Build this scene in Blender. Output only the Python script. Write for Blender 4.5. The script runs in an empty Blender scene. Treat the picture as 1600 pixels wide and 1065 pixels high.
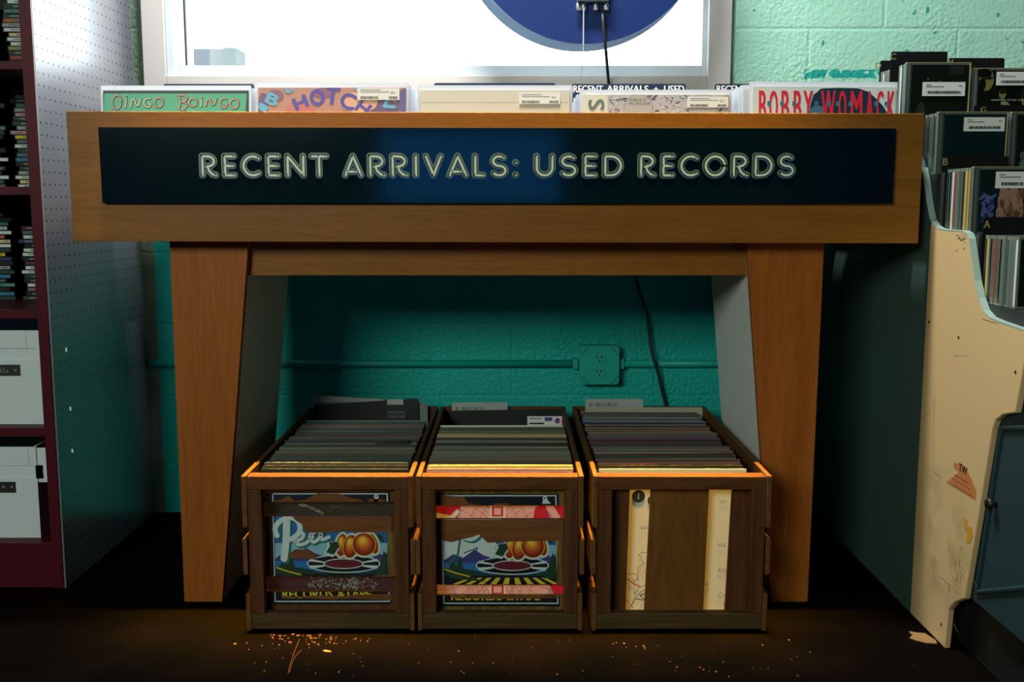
import bpy, math, random
from mathutils import Vector, Matrix

# ------------------------------------------------------------------ camera, light, exposure
S = bpy.context.scene
COL = S.collection
H, TH, F = 0.866, math.radians(7.47), 1600.0
cd = bpy.data.cameras.new('camera'); cam = bpy.data.objects.new('camera', cd); COL.objects.link(cam)
cam.location = (0, 0, H); cam.rotation_euler = (math.radians(90) - TH, 0, 0)
cd.sensor_width = 36; cd.lens = 36.0 * F / 1600; cd.clip_start = 0.02
S.camera = cam
S.view_settings.view_transform = 'Standard'; S.view_settings.look = 'None'
S.view_settings.gamma = 1; S.view_settings.exposure = 0.0; S.view_settings.use_curve_mapping = False
S.cycles.use_denoising = True
S.cycles.max_bounces = 8; S.cycles.transparent_max_bounces = 24
S.cycles.sample_clamp_indirect = 4

w = bpy.data.worlds.new('sky'); S.world = w; w.use_nodes = True
bg = w.node_tree.nodes['Background']; bg.inputs[0].default_value = (0.84, 0.95, 1.0, 1); bg.inputs[1].default_value = 5.0

def area(name, loc, target, size, power, col, sy=None, spread=180):
    d = bpy.data.lights.new(name, 'AREA'); d.energy = power; d.color = col
    d.shape = 'RECTANGLE'; d.size = size; d.size_y = sy or size; d.spread = math.radians(spread)
    o = bpy.data.objects.new(name, d); COL.objects.link(o); o.location = loc
    o.rotation_euler = (Vector(target) - Vector(loc)).to_track_quat('-Z', 'Y').to_euler()
    return o
area('ceiling_strip_light', (-0.15, 2.16, 2.72), (-0.1, 2.45, 1.0), 0.7, 92, (0.94, 0.99, 1.0), 0.12)
area('warm_ceiling_tube', (-0.1, 2.01, 2.70), (-0.1, 2.07, 0.33), 1.35, 12.5, (1.0, 0.58, 0.05), 0.04, spread=13)
area('front_fill_light', (-1.95, -2.1, 2.1), (0.0, 2.3, 0.6), 1.7, 96, (0.90, 1.0, 0.88), 0.9)  # added soft fill for the table and shelf fronts, not a real ceiling lamp
area('sign_reflection_light', (-0.35, -4.6, 1.2), (0, 2, 1.0), 1.5, 4.2, (0.03, 0.32, 1.0), 0.6)  # added blue source that puts a reflection into the glossy sign panel

# ------------------------------------------------------------------ measuring helpers
CT, ST = math.cos(TH), math.sin(TH)
def _d(u, v):
    a = (u - 800) / F; b = (532.5 - v) / F
    return Vector((a, CT + b * ST, -ST + b * CT))
def pp(u, v, Y):
    d = _d(u, v); k = Y / d.y
    return Vector((d.x * k, Y, H + d.z * k))
def px(u, v, X):
    d = _d(u, v); k = X / d.x
    return Vector((X, d.y * k, H + d.z * k))
def pz(u, v, Z):
    d = _d(u, v); k = (Z - H) / d.z
    return Vector((d.x * k, d.y * k, Z))

# ------------------------------------------------------------------ materials
MATS = {}
def srgb(c):
    return tuple(((x / 255) / 12.92 if x / 255 <= 0.04045 else ((x / 255 + 0.055) / 1.055) ** 2.4) for x in c)
def M(name, col, rough=0.6, metal=0, spec=0.5, coat=0, alpha=1, trans=0, bump=0, bscale=80):
    if name in MATS: return MATS[name]
    m = bpy.data.materials.new(name); m.use_nodes = True
    nt = m.node_tree; b = nt.nodes['Principled BSDF']
    b.inputs['Base Color'].default_value = (*col, 1)
    b.inputs['Roughness'].default_value = rough; b.inputs['Metallic'].default_value = metal
    b.inputs['Specular IOR Level'].default_value = spec; b.inputs['Coat Weight'].default_value = coat
    b.inputs['Coat Roughness'].default_value = 0.08
    b.inputs['Alpha'].default_value = alpha
    if trans: b.inputs['Transmission Weight'].default_value = trans
    if bump:
        n = nt.nodes.new('ShaderNodeTexNoise'); n.inputs['Scale'].default_value = bscale; n.inputs['Detail'].default_value = 5
        t = nt.nodes.new('ShaderNodeTexCoord'); nt.links.new(t.outputs['Object'], n.inputs['Vector'])
        bu = nt.nodes.new('ShaderNodeBump'); bu.inputs['Strength'].default_value = bump; bu.inputs['Distance'].default_value = 0.002
        nt.links.new(n.outputs['Fac'], bu.inputs['Height']); nt.links.new(bu.outputs['Normal'], b.inputs['Normal'])
    MATS[name] = m; return m

def wood(name, c1, c2, stretch=(1.2, 14, 14), rough=0.5, scale=3.0, spec=0.15, bump=0.15, dark=None, detail=7, fine=0.35):
    if name in MATS: return MATS[name]
    m = M(name, c1, rough, spec=spec); nt = m.node_tree; b = nt.nodes['Principled BSDF']; L = nt.links.new
    t = nt.nodes.new('ShaderNodeTexCoord'); mp = nt.nodes.new('ShaderNodeMapping'); mp.inputs['Scale'].default_value = stretch
    L(t.outputs['Object'], mp.inputs['Vector'])
    n = nt.nodes.new('ShaderNodeTexNoise'); n.inputs['Scale'].default_value = scale; n.inputs['Detail'].default_value = detail; n.inputs['Distortion'].default_value = 0.6
    L(mp.outputs[0], n.inputs['Vector'])
    r = nt.nodes.new('ShaderNodeValToRGB'); e = r.color_ramp.elements
    e[0].position = 0.35; e[0].color = (*c1, 1); e[1].position = 0.66; e[1].color = (*c2, 1)
    L(n.outputs['Fac'], r.inputs[0])
    n2 = nt.nodes.new('ShaderNodeTexNoise'); n2.inputs['Scale'].default_value = scale * 7; n2.inputs['Detail'].default_value = 3
    L(mp.outputs[0], n2.inputs['Vector'])
    r2 = nt.nodes.new('ShaderNodeValToRGB'); r2.color_ramp.elements[0].position = 0.36; r2.color_ramp.elements[1].position = 0.52
    d = dark or tuple(x * 0.35 for x in c1)
    r2.color_ramp.elements[0].color = (1, 1, 1, 1); r2.color_ramp.elements[1].color = (0, 0, 0, 1)
    L(n2.outputs['Fac'], r2.inputs[0])
    mul = nt.nodes.new('ShaderNodeMath'); mul.operation = 'MULTIPLY'; mul.inputs[1].default_value = fine; L(r2.outputs[0], mul.inputs[0])
    mx = nt.nodes.new('ShaderNodeMix'); mx.data_type = 'RGBA'
    L(mul.outputs[0], mx.inputs[0]); L(r.outputs[0], mx.inputs[6]); mx.inputs[7].default_value = (*d, 1)
    L(mx.outputs[2], b.inputs['Base Color'])
    bu = nt.nodes.new('ShaderNodeBump'); bu.inputs['Strength'].default_value = bump; bu.inputs['Distance'].default_value = 0.001
    L(n2.outputs['Fac'], bu.inputs['Height']); L(bu.outputs[0], b.inputs['Normal'])
    return m

def wall_mat():
    m = M('painted_block_wall', (0.2, 0.5, 0.4), 0.55, spec=0.35); nt = m.node_tree; b = nt.nodes['Principled BSDF']; L = nt.links.new
    t = nt.nodes.new('ShaderNodeTexCoord'); sx = nt.nodes.new('ShaderNodeSeparateXYZ'); L(t.outputs['Object'], sx.inputs[0])
    def math_(op, a, bb=None, clamp=False):
        n = nt.nodes.new('ShaderNodeMath'); n.operation = op; n.use_clamp = clamp
        for i, x in enumerate((a, bb)):
            if x is None: continue
            if isinstance(x, (int, float)): n.inputs[i].default_value = x
            else: L(x, n.inputs[i])
        return n.outputs[0]
    def noise(s, d=4, dist=0):
        n = nt.nodes.new('ShaderNodeTexNoise'); n.inputs['Scale'].default_value = s; n.inputs['Detail'].default_value = d; n.inputs['Distortion'].default_value = dist
        L(t.outputs['Object'], n.inputs['Vector']); return n.outputs['Fac']
    def mix(f, a, c):
        n = nt.nodes.new('ShaderNodeMix'); n.data_type = 'RGBA'; L(f, n.inputs[0])
        for i, x in ((6, a), (7, c)):
            if isinstance(x, tuple): n.inputs[i].default_value = (*x, 1)
            else: L(x, n.inputs[i])
        return n.outputs[2]
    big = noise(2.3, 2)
    # one wall paint with light coloured in: lit mint above, shaded teal below; unpainted-looking sage strip in the corner
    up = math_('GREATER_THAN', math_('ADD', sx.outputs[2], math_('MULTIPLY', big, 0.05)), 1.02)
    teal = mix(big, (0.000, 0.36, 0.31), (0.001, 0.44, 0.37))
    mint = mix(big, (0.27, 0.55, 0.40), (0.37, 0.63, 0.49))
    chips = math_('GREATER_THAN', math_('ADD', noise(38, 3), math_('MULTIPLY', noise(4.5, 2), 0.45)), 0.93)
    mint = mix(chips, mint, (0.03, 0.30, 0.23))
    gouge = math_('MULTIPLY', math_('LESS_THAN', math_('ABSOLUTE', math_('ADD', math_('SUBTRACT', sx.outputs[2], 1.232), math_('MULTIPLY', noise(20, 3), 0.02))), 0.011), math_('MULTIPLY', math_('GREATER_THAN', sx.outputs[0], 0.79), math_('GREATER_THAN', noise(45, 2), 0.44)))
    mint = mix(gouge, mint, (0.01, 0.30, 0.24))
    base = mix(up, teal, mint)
    sage = math_('LESS_THAN', math_('ADD', sx.outputs[0], math_('MULTIPLY', noise(30, 2), 0.012)), -0.984)
    base = mix(sage, base, mix(noise(22, 4), (0.10, 0.17, 0.11), (0.22, 0.28, 0.18)))
    L(base, b.inputs['Base Color'])
    cb = nt.nodes.new('ShaderNodeCombineXYZ'); L(sx.outputs[0], cb.inputs[0]); L(math_('SUBTRACT', sx.outputs[2], 0.14), cb.inputs[1])
    br = nt.nodes.new('ShaderNodeTexBrick'); br.inputs['Scale'].default_value = 1; br.inputs['Brick Width'].default_value = 0.4
    br.inputs['Row Height'].default_value = 0.2; br.inputs['Mortar Size'].default_value = 0.007; br.inputs['Mortar Smooth'].default_value = 0.9
    L(cb.outputs[0], br.inputs['Vector'])
    rough = math_('POWER', noise(3.1, 1), 2.0)
    h = math_('ADD', math_('MULTIPLY', math_('MULTIPLY', noise(95, 4), rough), 2.0), math_('MULTIPLY', br.outputs['Fac'], -0.16))
    h = math_('ADD', h, math_('MULTIPLY', noise(12, 2), 0.35))
    bu = nt.nodes.new('ShaderNodeBump'); bu.inputs['Strength'].default_value = 1.0; bu.inputs['Distance'].default_value = 0.006
    L(h, bu.inputs['Height']); L(bu.outputs[0], b.inputs['Normal'])
    return m

def peg_mat():
    m = M('glossy_pegboard', (0.15, 0.15, 0.17), 0.30, spec=1.0, coat=1.0); nt = m.node_tree; b = nt.nodes['Principled BSDF']; L = nt.links.new
    b.inputs['Coat Roughness'].default_value = 0.26
    t = nt.nodes.new('ShaderNodeTexCoord'); s = nt.nodes.new('ShaderNodeVectorMath'); s.operation = 'SCALE'; s.inputs['Scale'].default_value = 1 / 0.0265
    L(t.outputs['Object'], s.inputs[0]); f = nt.nodes.new('ShaderNodeVectorMath'); f.operation = 'FRACTION'; L(s.outputs[0], f.inputs[0])
    sub = nt.nodes.new('ShaderNodeVectorMath'); sub.operation = 'SUBTRACT'; sub.inputs[1].default_value = (0.5, 0.5, 0.5); L(f.outputs[0], sub.inputs[0])
    mu = nt.nodes.new('ShaderNodeVectorMath'); mu.operation = 'MULTIPLY'; mu.inputs[1].default_value = (0, 1, 1); L(sub.outputs[0], mu.inputs[0])
    ln = nt.nodes.new('ShaderNodeVectorMath'); ln.operation = 'LENGTH'; L(mu.outputs[0], ln.inputs[0])
    lt = nt.nodes.new('ShaderNodeMath'); lt.operation = 'LESS_THAN'; lt.inputs[1].default_value = 0.10; L(ln.outputs['Value'], lt.inputs[0])
    mx = nt.nodes.new('ShaderNodeMix'); mx.data_type = 'RGBA'; L(lt.outputs[0], mx.inputs[0])
    mx.inputs[6].default_value = (0.15, 0.15, 0.17, 1); mx.inputs[7].default_value = (0.01, 0.008, 0.012, 1)
    inv = nt.nodes.new('ShaderNodeMath'); inv.operation = 'SUBTRACT'; inv.inputs[0].default_value = 1.0; L(lt.outputs[0], inv.inputs[1]); L(inv.outputs[0], b.inputs['Specular IOR Level'])
    L(mx.outputs[2], b.inputs['Base Color']); return m

def floor_mat():
    m = M('dark_floor', (0.016, 0.012, 0.008), 0.9, spec=0.02); nt = m.node_tree; b = nt.nodes['Principled BSDF']; L = nt.links.new
    t = nt.nodes.new('ShaderNodeTexCoord')
    n = nt.nodes.new('ShaderNodeTexNoise'); n.inputs['Scale'].default_value = 5; n.inputs['Detail'].default_value = 8; L(t.outputs['Object'], n.inputs['Vector'])
    r = nt.nodes.new('ShaderNodeValToRGB'); r.color_ramp.elements[0].color = (0.0018, 0.0013, 0.0008, 1); r.color_ramp.elements[1].color = (0.0045, 0.0024, 0.0014, 1)
    r.color_ramp.elements[0].position = 0.4; r.color_ramp.elements[1].position = 0.65
    L(n.outputs['Fac'], r.inputs[0])
    n2 = nt.nodes.new('ShaderNodeTexNoise'); n2.inputs['Scale'].default_value = 160; n2.inputs['Detail'].default_value = 2; L(t.outputs['Object'], n2.inputs['Vector'])
    g = nt.nodes.new('ShaderNodeMath'); g.operation = 'GREATER_THAN'; g.inputs[1].default_value = 0.76; L(n2.outputs['Fac'], g.inputs[0])
    mx = nt.nodes.new('ShaderNodeMix'); mx.data_type = 'RGBA'; L(g.outputs[0], mx.inputs[0]); L(r.outputs[0], mx.inputs[6]); mx.inputs[7].default_value = (0.16, 0.06, 0.03, 1)
    L(mx.outputs[2], b.inputs['Base Color']); return m

def glass_mat():
    m = bpy.data.materials.new('window_glass'); m.use_nodes = True; nt = m.node_tree; nt.nodes.clear()
    o = nt.nodes.new('ShaderNodeOutputMaterial'); t = nt.nodes.new('ShaderNodeBsdfTransparent'); g = nt.nodes.new('ShaderNodeBsdfGlossy')
    g.inputs['Roughness'].default_value = 0.02; x = nt.nodes.new('ShaderNodeMixShader'); x.inputs[0].default_value = 0.008
    nt.links.new(t.outputs[0], x.inputs[1]); nt.links.new(g.outputs[0], x.inputs[2]); nt.links.new(x.outputs[0], o.inputs[0]); return m

def film_mat(name, col, op, tl=0.4, rough=0.2):
    """thin plastic film: part see-through, part white diffuse/translucent, glossy skin"""
    m = bpy.data.materials.new(name); m.use_nodes = True; nt = m.node_tree; nt.nodes.clear(); L = nt.links.new
    o = nt.nodes.new('ShaderNodeOutputMaterial'); t = nt.nodes.new('ShaderNodeBsdfTransparent')
    d = nt.nodes.new('ShaderNodeBsdfDiffuse'); d.inputs[0].default_value = (*col, 1)
    tr = nt.nodes.new('ShaderNodeBsdfTranslucent'); tr.inputs[0].default_value = (*col, 1)
    g = nt.nodes.new('ShaderNodeBsdfGlossy'); g.inputs['Roughness'].default_value = rough
    a = nt.nodes.new('ShaderNodeMixShader'); a.inputs[0].default_value = tl; L(d.outputs[0], a.inputs[1]); L(tr.outputs[0], a.inputs[2])
    b = nt.nodes.new('ShaderNodeMixShader'); b.inputs[0].default_value = op; L(t.outputs[0], b.inputs[1]); L(a.outputs[0], b.inputs[2])
    fr = nt.nodes.new('ShaderNodeFresnel'); fr.inputs[0].default_value = 1.4
    c = nt.nodes.new('ShaderNodeMixShader'); L(fr.outputs[0], c.inputs[0]); L(b.outputs[0], c.inputs[1]); L(g.outputs[0], c.inputs[2])
    L(c.outputs[0], o.inputs[0]); return m

FASCIA = wood('cherry_laminate', (0.235, 0.092, 0.013), (0.28, 0.112, 0.018), (1.0, 16, 16), 0.42, 2.4, fine=0.22, bump=0.05)
LEGW = wood('cherry_laminate_upright', (0.29, 0.085, 0.012), (0.36, 0.110, 0.016), (12, 12, 0.9), 0.45, 2.4, fine=0.22, bump=0.05)
CRW = wood('crate_pine_across', (0.150, 0.054, 0.013), (0.085, 0.027, 0.006), (1.3, 30, 30), 0.6, 2.2, dark=(0.05, 0.02, 0.008), fine=0.5, bump=0.5)
CRV = wood('crate_pine_upright', (0.135, 0.050, 0.016), (0.075, 0.026, 0.008), (26, 26, 1.3), 0.6, 2.2, dark=(0.05, 0.02, 0.008), fine=0.5, bump=0.5)
CRL = wood('crate_pine_lengthwise', (0.170, 0.075, 0.022), (0.11, 0.045, 0.013), (26, 1.3, 26), 0.6, 2.2, dark=(0.06, 0.03, 0.01), fine=0.5, bump=0.5)
CRG = wood('weathered_pine', (0.095, 0.055, 0.022), (0.05, 0.028, 0.011), (1.5, 34, 34), 0.7, 2.4, dark=(0.05, 0.03, 0.015), fine=0.6, bump=0.6)
YLW = wood('yellow_stained_pine', (0.22, 0.14, 0.025), (0.09, 0.05, 0.012), (20, 20, 2.0), 0.6, 3, dark=(0.05, 0.02, 0.01), fine=0.5)
PLY = wood('thin_plywood', (0.21, 0.085, 0.016), (0.15, 0.058, 0.011), (9, 9, 1.2), 0.5, 2.2, dark=(0.08, 0.035, 0.012), fine=0.35)
TORN = wood('bare_torn_wood', (0.20, 0.075, 0.022), (0.15, 0.055, 0.017), (1.5, 20, 20), 0.7, 3, fine=0.3)
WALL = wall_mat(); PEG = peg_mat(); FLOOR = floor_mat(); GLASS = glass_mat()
SLEEVE = film_mat('clear_record_sleeve', (0.93, 0.95, 1.0), 0.85, 0.35)
CASE = film_mat('jewel_case_plastic', (0.30, 0.36, 0.33), 0.45, 0.3, 0.1)
RED = M('dark_red_paint', (0.070, 0.006, 0.012), 0.45, spec=0.12, bump=0.15)
WHP = M('white_laminate', (0.80, 0.83, 0.78), 0.5, bump=0.05)
DKRM = M('shop_interior', (0.07, 0.06, 0.05), 0.9)
VINYL = M('white_window_vinyl', (0.60, 0.65, 0.70), 0.5, spec=0.2)
TRIM = M('cream_painted_trim', (0.56, 0.51, 0.47), 0.55, bump=0.05)
NAVY = M('navy_gloss_panel', (0.001, 0.008, 0.016), 0.09, spec=0.45, bump=0.0)
TEALP = M('teal_conduit_paint', (0.001, 0.37, 0.30), 0.45, bump=0.3, bscale=120)
BLK = M('black_plastic', (0.010, 0.011, 0.010), 0.45)
BLKCARD = M('black_divider_card', (0.005, 0.005, 0.005), 0.7, spec=0.15)
WHITE = M('white_paper', (0.78, 0.78, 0.74), 0.6)
INK = M('black_ink', (0.015, 0.015, 0.018), 0.6)
GREYINK = M('grey_ink', (0.25, 0.26, 0.27), 0.6)
GOLD = M('gold_letter_vinyl', (0.34, 0.25, 0.09), 0.5)
BEIGE = M('beige_laminate', (0.60, 0.43, 0.215), 0.5, bump=0.1, bscale=30)
_n = BEIGE.node_tree; _b = _n.nodes['Principled BSDF']; _l = _n.links.new
_t = _n.nodes.new('ShaderNodeTexCoord'); _d0 = _n.nodes.new('ShaderNodeVectorMath'); _d0.operation = 'DISTANCE'; _d0.inputs[1].default_value = (-0.345, -0.215, 0.20); _l(_t.outputs['Object'], _d0.inputs[0])
_mr = _n.nodes.new('ShaderNodeMapRange'); _mr.inputs[1].default_value = 0.02; _mr.inputs[2].default_value = 0.17; _mr.inputs[3].default_value = 0.6; _mr.inputs[4].default_value = 0.0; _l(_d0.outputs['Value'], _mr.inputs[0])
_z = _n.nodes.new('ShaderNodeTexNoise'); _z.inputs['Scale'].default_value = 14; _z.inputs['Detail'].default_value = 6; _l(_t.outputs['Object'], _z.inputs['Vector'])
_r = _n.nodes.new('ShaderNodeValToRGB'); _r.color_ramp.elements[0].position = 0.44; _r.color_ramp.elements[1].position = 0.66; _l(_z.outputs['Fac'], _r.inputs[0])
_m = _n.nodes.new('ShaderNodeMath'); _m.operation = 'MULTIPLY'; _l(_mr.outputs[0], _m.inputs[0]); _l(_r.outputs[0], _m.inputs[1])
_x = _n.nodes.new('ShaderNodeMix'); _x.data_type = 'RGBA'; _l(_m.outputs[0], _x.inputs[0]); _x.inputs[6].default_value = (0.56, 0.38, 0.175, 1); _x.inputs[7].default_value = (0.15, 0.11, 0.06, 1); _l(_x.outputs[2], _b.inputs['Base Color'])
RACKG = M('dark_green_rack_side', (0.045, 0.085, 0.070), 0.5, bump=0.1)
RACKEDGE = M('grey_green_edge_band', (0.30, 0.40, 0.33), 0.35)
STEEL = M('steel', (0.55, 0.57, 0.58), 0.35, metal=1)

# ------------------------------------------------------------------ mesh helpers
class MB:
    def __init__(s): s.v = []; s.f = []; s.m = []
    def face(s, pts, m=0):
        b = len(s.v); s.v += [Vector(p) for p in pts]; s.f.append(tuple(range(b, b + len(pts)))); s.m.append(m)
    def mesh(s, vs, fs, m=0):
        b = len(s.v); s.v += [Vector(p) for p in vs]
        for f in fs: s.f.append(tuple(b + i for i in f)); s.m.append(m)
    def box(s, x0, x1, y0, y1, z0, z1, m=0, mat=None):
        vs = [(x, y, z) for x in (x0, x1) for y in (y0, y1) for z in (z0, z1)]
        if mat: vs = [mat @ Vector(p) for p in vs]
        s.mesh(vs, [(0, 1, 3, 2), (4, 6, 7, 5), (0, 4, 5, 1), (2, 3, 7, 6), (0, 2, 6, 4), (1, 5, 7, 3)], m); return s
    def prism(s, pts, vec, m=0):
        """closed outline (3D points) swept along vec"""
        n = len(pts); vec = Vector(vec); pts = [Vector(p) for p in pts]
        s.mesh(pts + [p + vec for p in pts], [tuple(range(n))[::-1], tuple(range(n, 2 * n))] + [(i, (i + 1) % n, n + (i + 1) % n, n + i) for i in range(n)], m); return s
    def tube(s, path, r, m=0, n=10, cap=True):
        path = [Vector(p) for p in path]; rings = []
        up = Vector((0.13, 0.31, 0.94)).normalized()
        for i, p in enumerate(path):
            t = (path[min(i + 1, len(path) - 1)] - path[max(i - 1, 0)]).normalized()
            a = t.cross(up)
            if a.length < 0.1: a = t.cross(Vector((1, 0, 0)))
            a.normalize(); b = t.cross(a).normalized()
            rr = r[i] if isinstance(r, (list, tuple)) else r
            rings.append([p + (a * math.cos(2 * math.pi * k / n) + b * math.sin(2 * math.pi * k / n)) * rr for k in range(n)])
        vs = [q for ring in rings for q in ring]; fs = []
        for i in range(len(path) - 1):
            for k in range(n): fs.append((i * n + k, i * n + (k + 1) % n, (i + 1) * n + (k + 1) % n, (i + 1) * n + k))
        if cap: fs += [tuple(range(n))[::-1], tuple(range((len(path) - 1) * n, len(path) * n))]
        s.mesh(vs, fs, m); return s
    def ball(s, c, r, m=0, n=8):
        c = Vector(c); P = [c + Vector((0, 0, r))]
        rows = n // 2
        for i in range(1, rows):
            a = math.pi * i / rows
            P += [c + Vector((r * math.sin(a) * math.cos(2 * math.pi * k / n), r * math.sin(a) * math.sin(2 * math.pi * k / n), r * math.cos(a))) for k in range(n)]
        P.append(c - Vector((0, 0, r))); fs = []
        for k in range(n): fs.append((0, 1 + k, 1 + (k + 1) % n)); fs.append((len(P) - 1, 1 + (rows - 2) * n + (k + 1) % n, 1 + (rows - 2) * n + k))
        for i in range(rows - 2):
            for k in range(n): fs.append((1 + i * n + k, 1 + (i + 1) * n + k, 1 + (i + 1) * n + (k + 1) % n, 1 + i * n + (k + 1) % n))
        s.mesh(P, fs, m); return s
    def ell(s, cx, cz, rx, rz, Y, m=0, n=36, rot=0):
        s.face([(cx + rx * math.cos(a) * math.cos(rot) - rz * math.sin(a) * math.sin(rot), Y, cz + rx * math.cos(a) * math.sin(rot) + rz * math.sin(a) * math.cos(rot)) for a in [2 * math.pi * k / n for k in range(n)]], m); return s
    def stroke(s, pts, w, Y, m=0, n=8):
        """rounded flat stroke in the X-Z plane at depth Y"""
        P = [Vector((p[0], p[1])) for p in pts]; h = w / 2
        P = [p for i, p in enumerate(P) if i == 0 or (p - P[i - 1]).length > 1e-5] or P
        L_, R_ = [], []
        for i, p in enumerate(P):
            t = P[min(i + 1, len(P) - 1)] - P[max(i - 1, 0)]
            if 0 < i < len(P) - 1:
                t1 = (P[i] - P[i - 1]).normalized(); t2 = (P[i + 1] - P[i]).normalized(); t = t1 + t2
                if t.length < 1e-6: t = t1
            t.normalize(); nn = Vector((-t.y, t.x)); k = 1.0
            if 0 < i < len(P) - 1: k = 1 / max(0.4, nn.dot(Vector((-t1.y, t1.x))))
            L_.append(p + nn * h * k); R_.append(p - nn * h * k)
        out = lambda q: (q.x, Y, q.y)
        for i in range(len(P) - 1):
            out = lambda q, e=(i % 3) * 4e-6: (q.x, Y - e, q.y)
            s.face([out(L_[i]), out(L_[i + 1]), out(R_[i + 1]), out(R_[i])], m)
        for e, q in ((0, 1), (-1, -2)):
            t = (P[e] - P[q]).normalized(); a0 = math.atan2(t.y, t.x) - math.pi / 2
            s.face([(P[e].x + h * math.cos(a0 + math.pi * k / n), Y, P[e].y + h * math.sin(a0 + math.pi * k / n)) for k in range(n + 1)], m)
        return s
    def xform(s, mat):
        s.v = [mat @ p for p in s.v]; return s
    def build(s, name, mats, parent=None, loc=None, local=False, bevel=0, smooth=False):
        """vertices are in world space unless local; they are stored relative to the thing's base"""
        off = Vector((0, 0, 0)); o_loc = Vector((0, 0, 0))
        if parent is not None:
            q = parent
            while q is not None: off += Vector(q.location); q = q.parent
        elif loc is not None: off = Vector(loc); o_loc = Vector(loc)
        if local: off = Vector((0, 0, 0))
        me = bpy.data.meshes.new(name); me.from_pydata([tuple(p - off) for p in s.v], [], s.f)
        if not isinstance(mats, (list, tuple)): mats = [mats]
        for x in mats: me.materials.append(x)
        for p, k in zip(me.polygons, s.m): p.material_index = k; p.use_smooth = smooth
        me.update()
        o = bpy.data.objects.new(name, me); COL.objects.link(o); o.location = o_loc
        if parent is not None: o.parent = parent
        if bevel:
            b = o.modifiers.new('bevel', 'BEVEL'); b.width = bevel; b.segments = 2; b.limit_method = 'ANGLE'
        return o

def tag(o, label, cat, group=None):
    o['label'] = label; o['category'] = cat
    if group: o['group'] = group
    return o
def thing(name, loc, label, cat, group=None, rot=0):
    o = bpy.data.objects.new(name, None); COL.objects.link(o); o.location = loc; o.rotation_euler = (0, 0, rot)
    o.empty_display_size = 0.05
    return tag(o, label, cat, group)
def struct(o): o['kind'] = 'structure'; return o
def dup(root, loc, label, group=None, rot=None):
    r = root.copy(); COL.objects.link(r); r.location = loc; r['label'] = label
    if group: r['group'] = group
    if rot is not None: r.rotation_euler = rot
    for c in list(root.children):
        k = c.copy(); COL.objects.link(k); k.parent = r
        for g in c.children:
            h = g.copy(); COL.objects.link(h); h.parent = k
    return r
_TX = {}
def glyphs(s):
    if s not in _TX:
        c = bpy.data.curves.new('t', 'FONT'); c.body = s; c.resolution_u = 3
        o = bpy.data.objects.new('t', c); COL.objects.link(o)
        me = o.evaluated_get(bpy.context.evaluated_depsgraph_get()).to_mesh()
        vs = [(v.co.x, v.co.y) for v in me.vertices]; fs = [tuple(p.vertices) for p in me.polygons]
        o.to_mesh_clear(); bpy.data.objects.remove(o); bpy.data.curves.remove(c)
        xs = [p[0] for p in vs]; ys = [p[1] for p in vs]; x0, y0 = min(xs), min(ys); wx = max(xs) - x0; wy = max(ys) - y0
        _TX[s] = ([((a - x0) / wx, (b - y0) / max(wy, 1e-6)) for a, b in vs], fs)
    return _TX[s]
def text(mb, s, x0, x1, z0, z1, Y, m=0, rot=0, shear=0):
    vs, fs = glyphs(s); cx, cz = (x0 + x1) / 2, (z0 + z1) / 2; out = []
    for a, b in vs:
        X = x0 + a * (x1 - x0) + shear * (b - 0.5) * (z1 - z0) - cx; Z = z0 + b * (z1 - z0) - cz
        out.append((cx + X * math.cos(rot) - Z * math.sin(rot), Y, cz + X * math.sin(rot) + Z * math.cos(rot)))
    mb.mesh(out, fs, m)
ORD = 'first second third fourth fifth sixth seventh eighth ninth tenth eleventh twelfth thirteenth fourteenth fifteenth sixteenth seventeenth eighteenth nineteenth twentieth'.split()
ORD += ['twenty-' + x for x in ORD[:9]] + ['thirtieth'] + ['thirty-' + x for x in ORD[:9]] + ['fortieth'] + ['forty-' + x for x in ORD[:9]] + ['fiftieth'] + ['fifty-' + x for x in ORD[:9]]
R = random.Random(7)

# ------------------------------------------------------------------ the room
YW = 2.84
struct(MB().box(-3.6, 3.6, -5.2, YW + 0.2, -0.1, 0).build('floor', FLOOR))
struct(MB().box(-3.6, 3.6, -5.2, YW + 0.2, 2.9, 3.0).build('ceiling', DKRM))
struct(MB().box(-3.6, -3.4, -5.2, YW + 0.2, 0, 2.9).build('wall_left', DKRM))
struct(MB().box(3.4, 3.6, -5.2, YW + 0.2, 0, 2.9).build('wall_right', DKRM))
struct(MB().box(-3.6, 3.6, -5.2, -5.0, 0, 2.9).build('wall_front', DKRM))
gx0, gz0 = pp(290, 106, YW + 0.05).x, pp(290, 106, YW + 0.05).z
gx1 = pp(1091, 106, YW + 0.05).x
ox0, ox1, oz0, oz1 = gx0 - 0.06, gx1 + 0.03, gz0 - 0.03, 2.25
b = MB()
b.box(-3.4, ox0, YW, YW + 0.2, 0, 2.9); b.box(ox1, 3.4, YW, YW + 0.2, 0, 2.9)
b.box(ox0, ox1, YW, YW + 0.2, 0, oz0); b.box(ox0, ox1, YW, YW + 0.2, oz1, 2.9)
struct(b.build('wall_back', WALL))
win = thing('window_1', (0, YW, oz0), 'x', 'x'); del win['label']; del win['category']; struct(win)
tx0, tx1 = pp(222, 60, YW - 0.02).x, pp(1143, 60, YW - 0.02).x
ix0, ix1, iz0 = pp(259, 100, YW - 0.02).x, pp(1106, 100, YW - 0.02).x, pp(700, 118, YW - 0.02).z
b = MB()
b.box(tx0, ix0, YW - 0.022, YW, iz0 - 0.09, 2.33); b.box(ix1, tx1, YW - 0.022, YW, iz0 - 0.09, 2.33)
b.box(ix0, ix1, YW - 0.022, YW, iz0 - 0.09, iz0); b.box(ix0, ix1, YW - 0.022, YW, 2.24, 2.33)
b.build('window_trim', TRIM, win, bevel=0.002)
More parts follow.
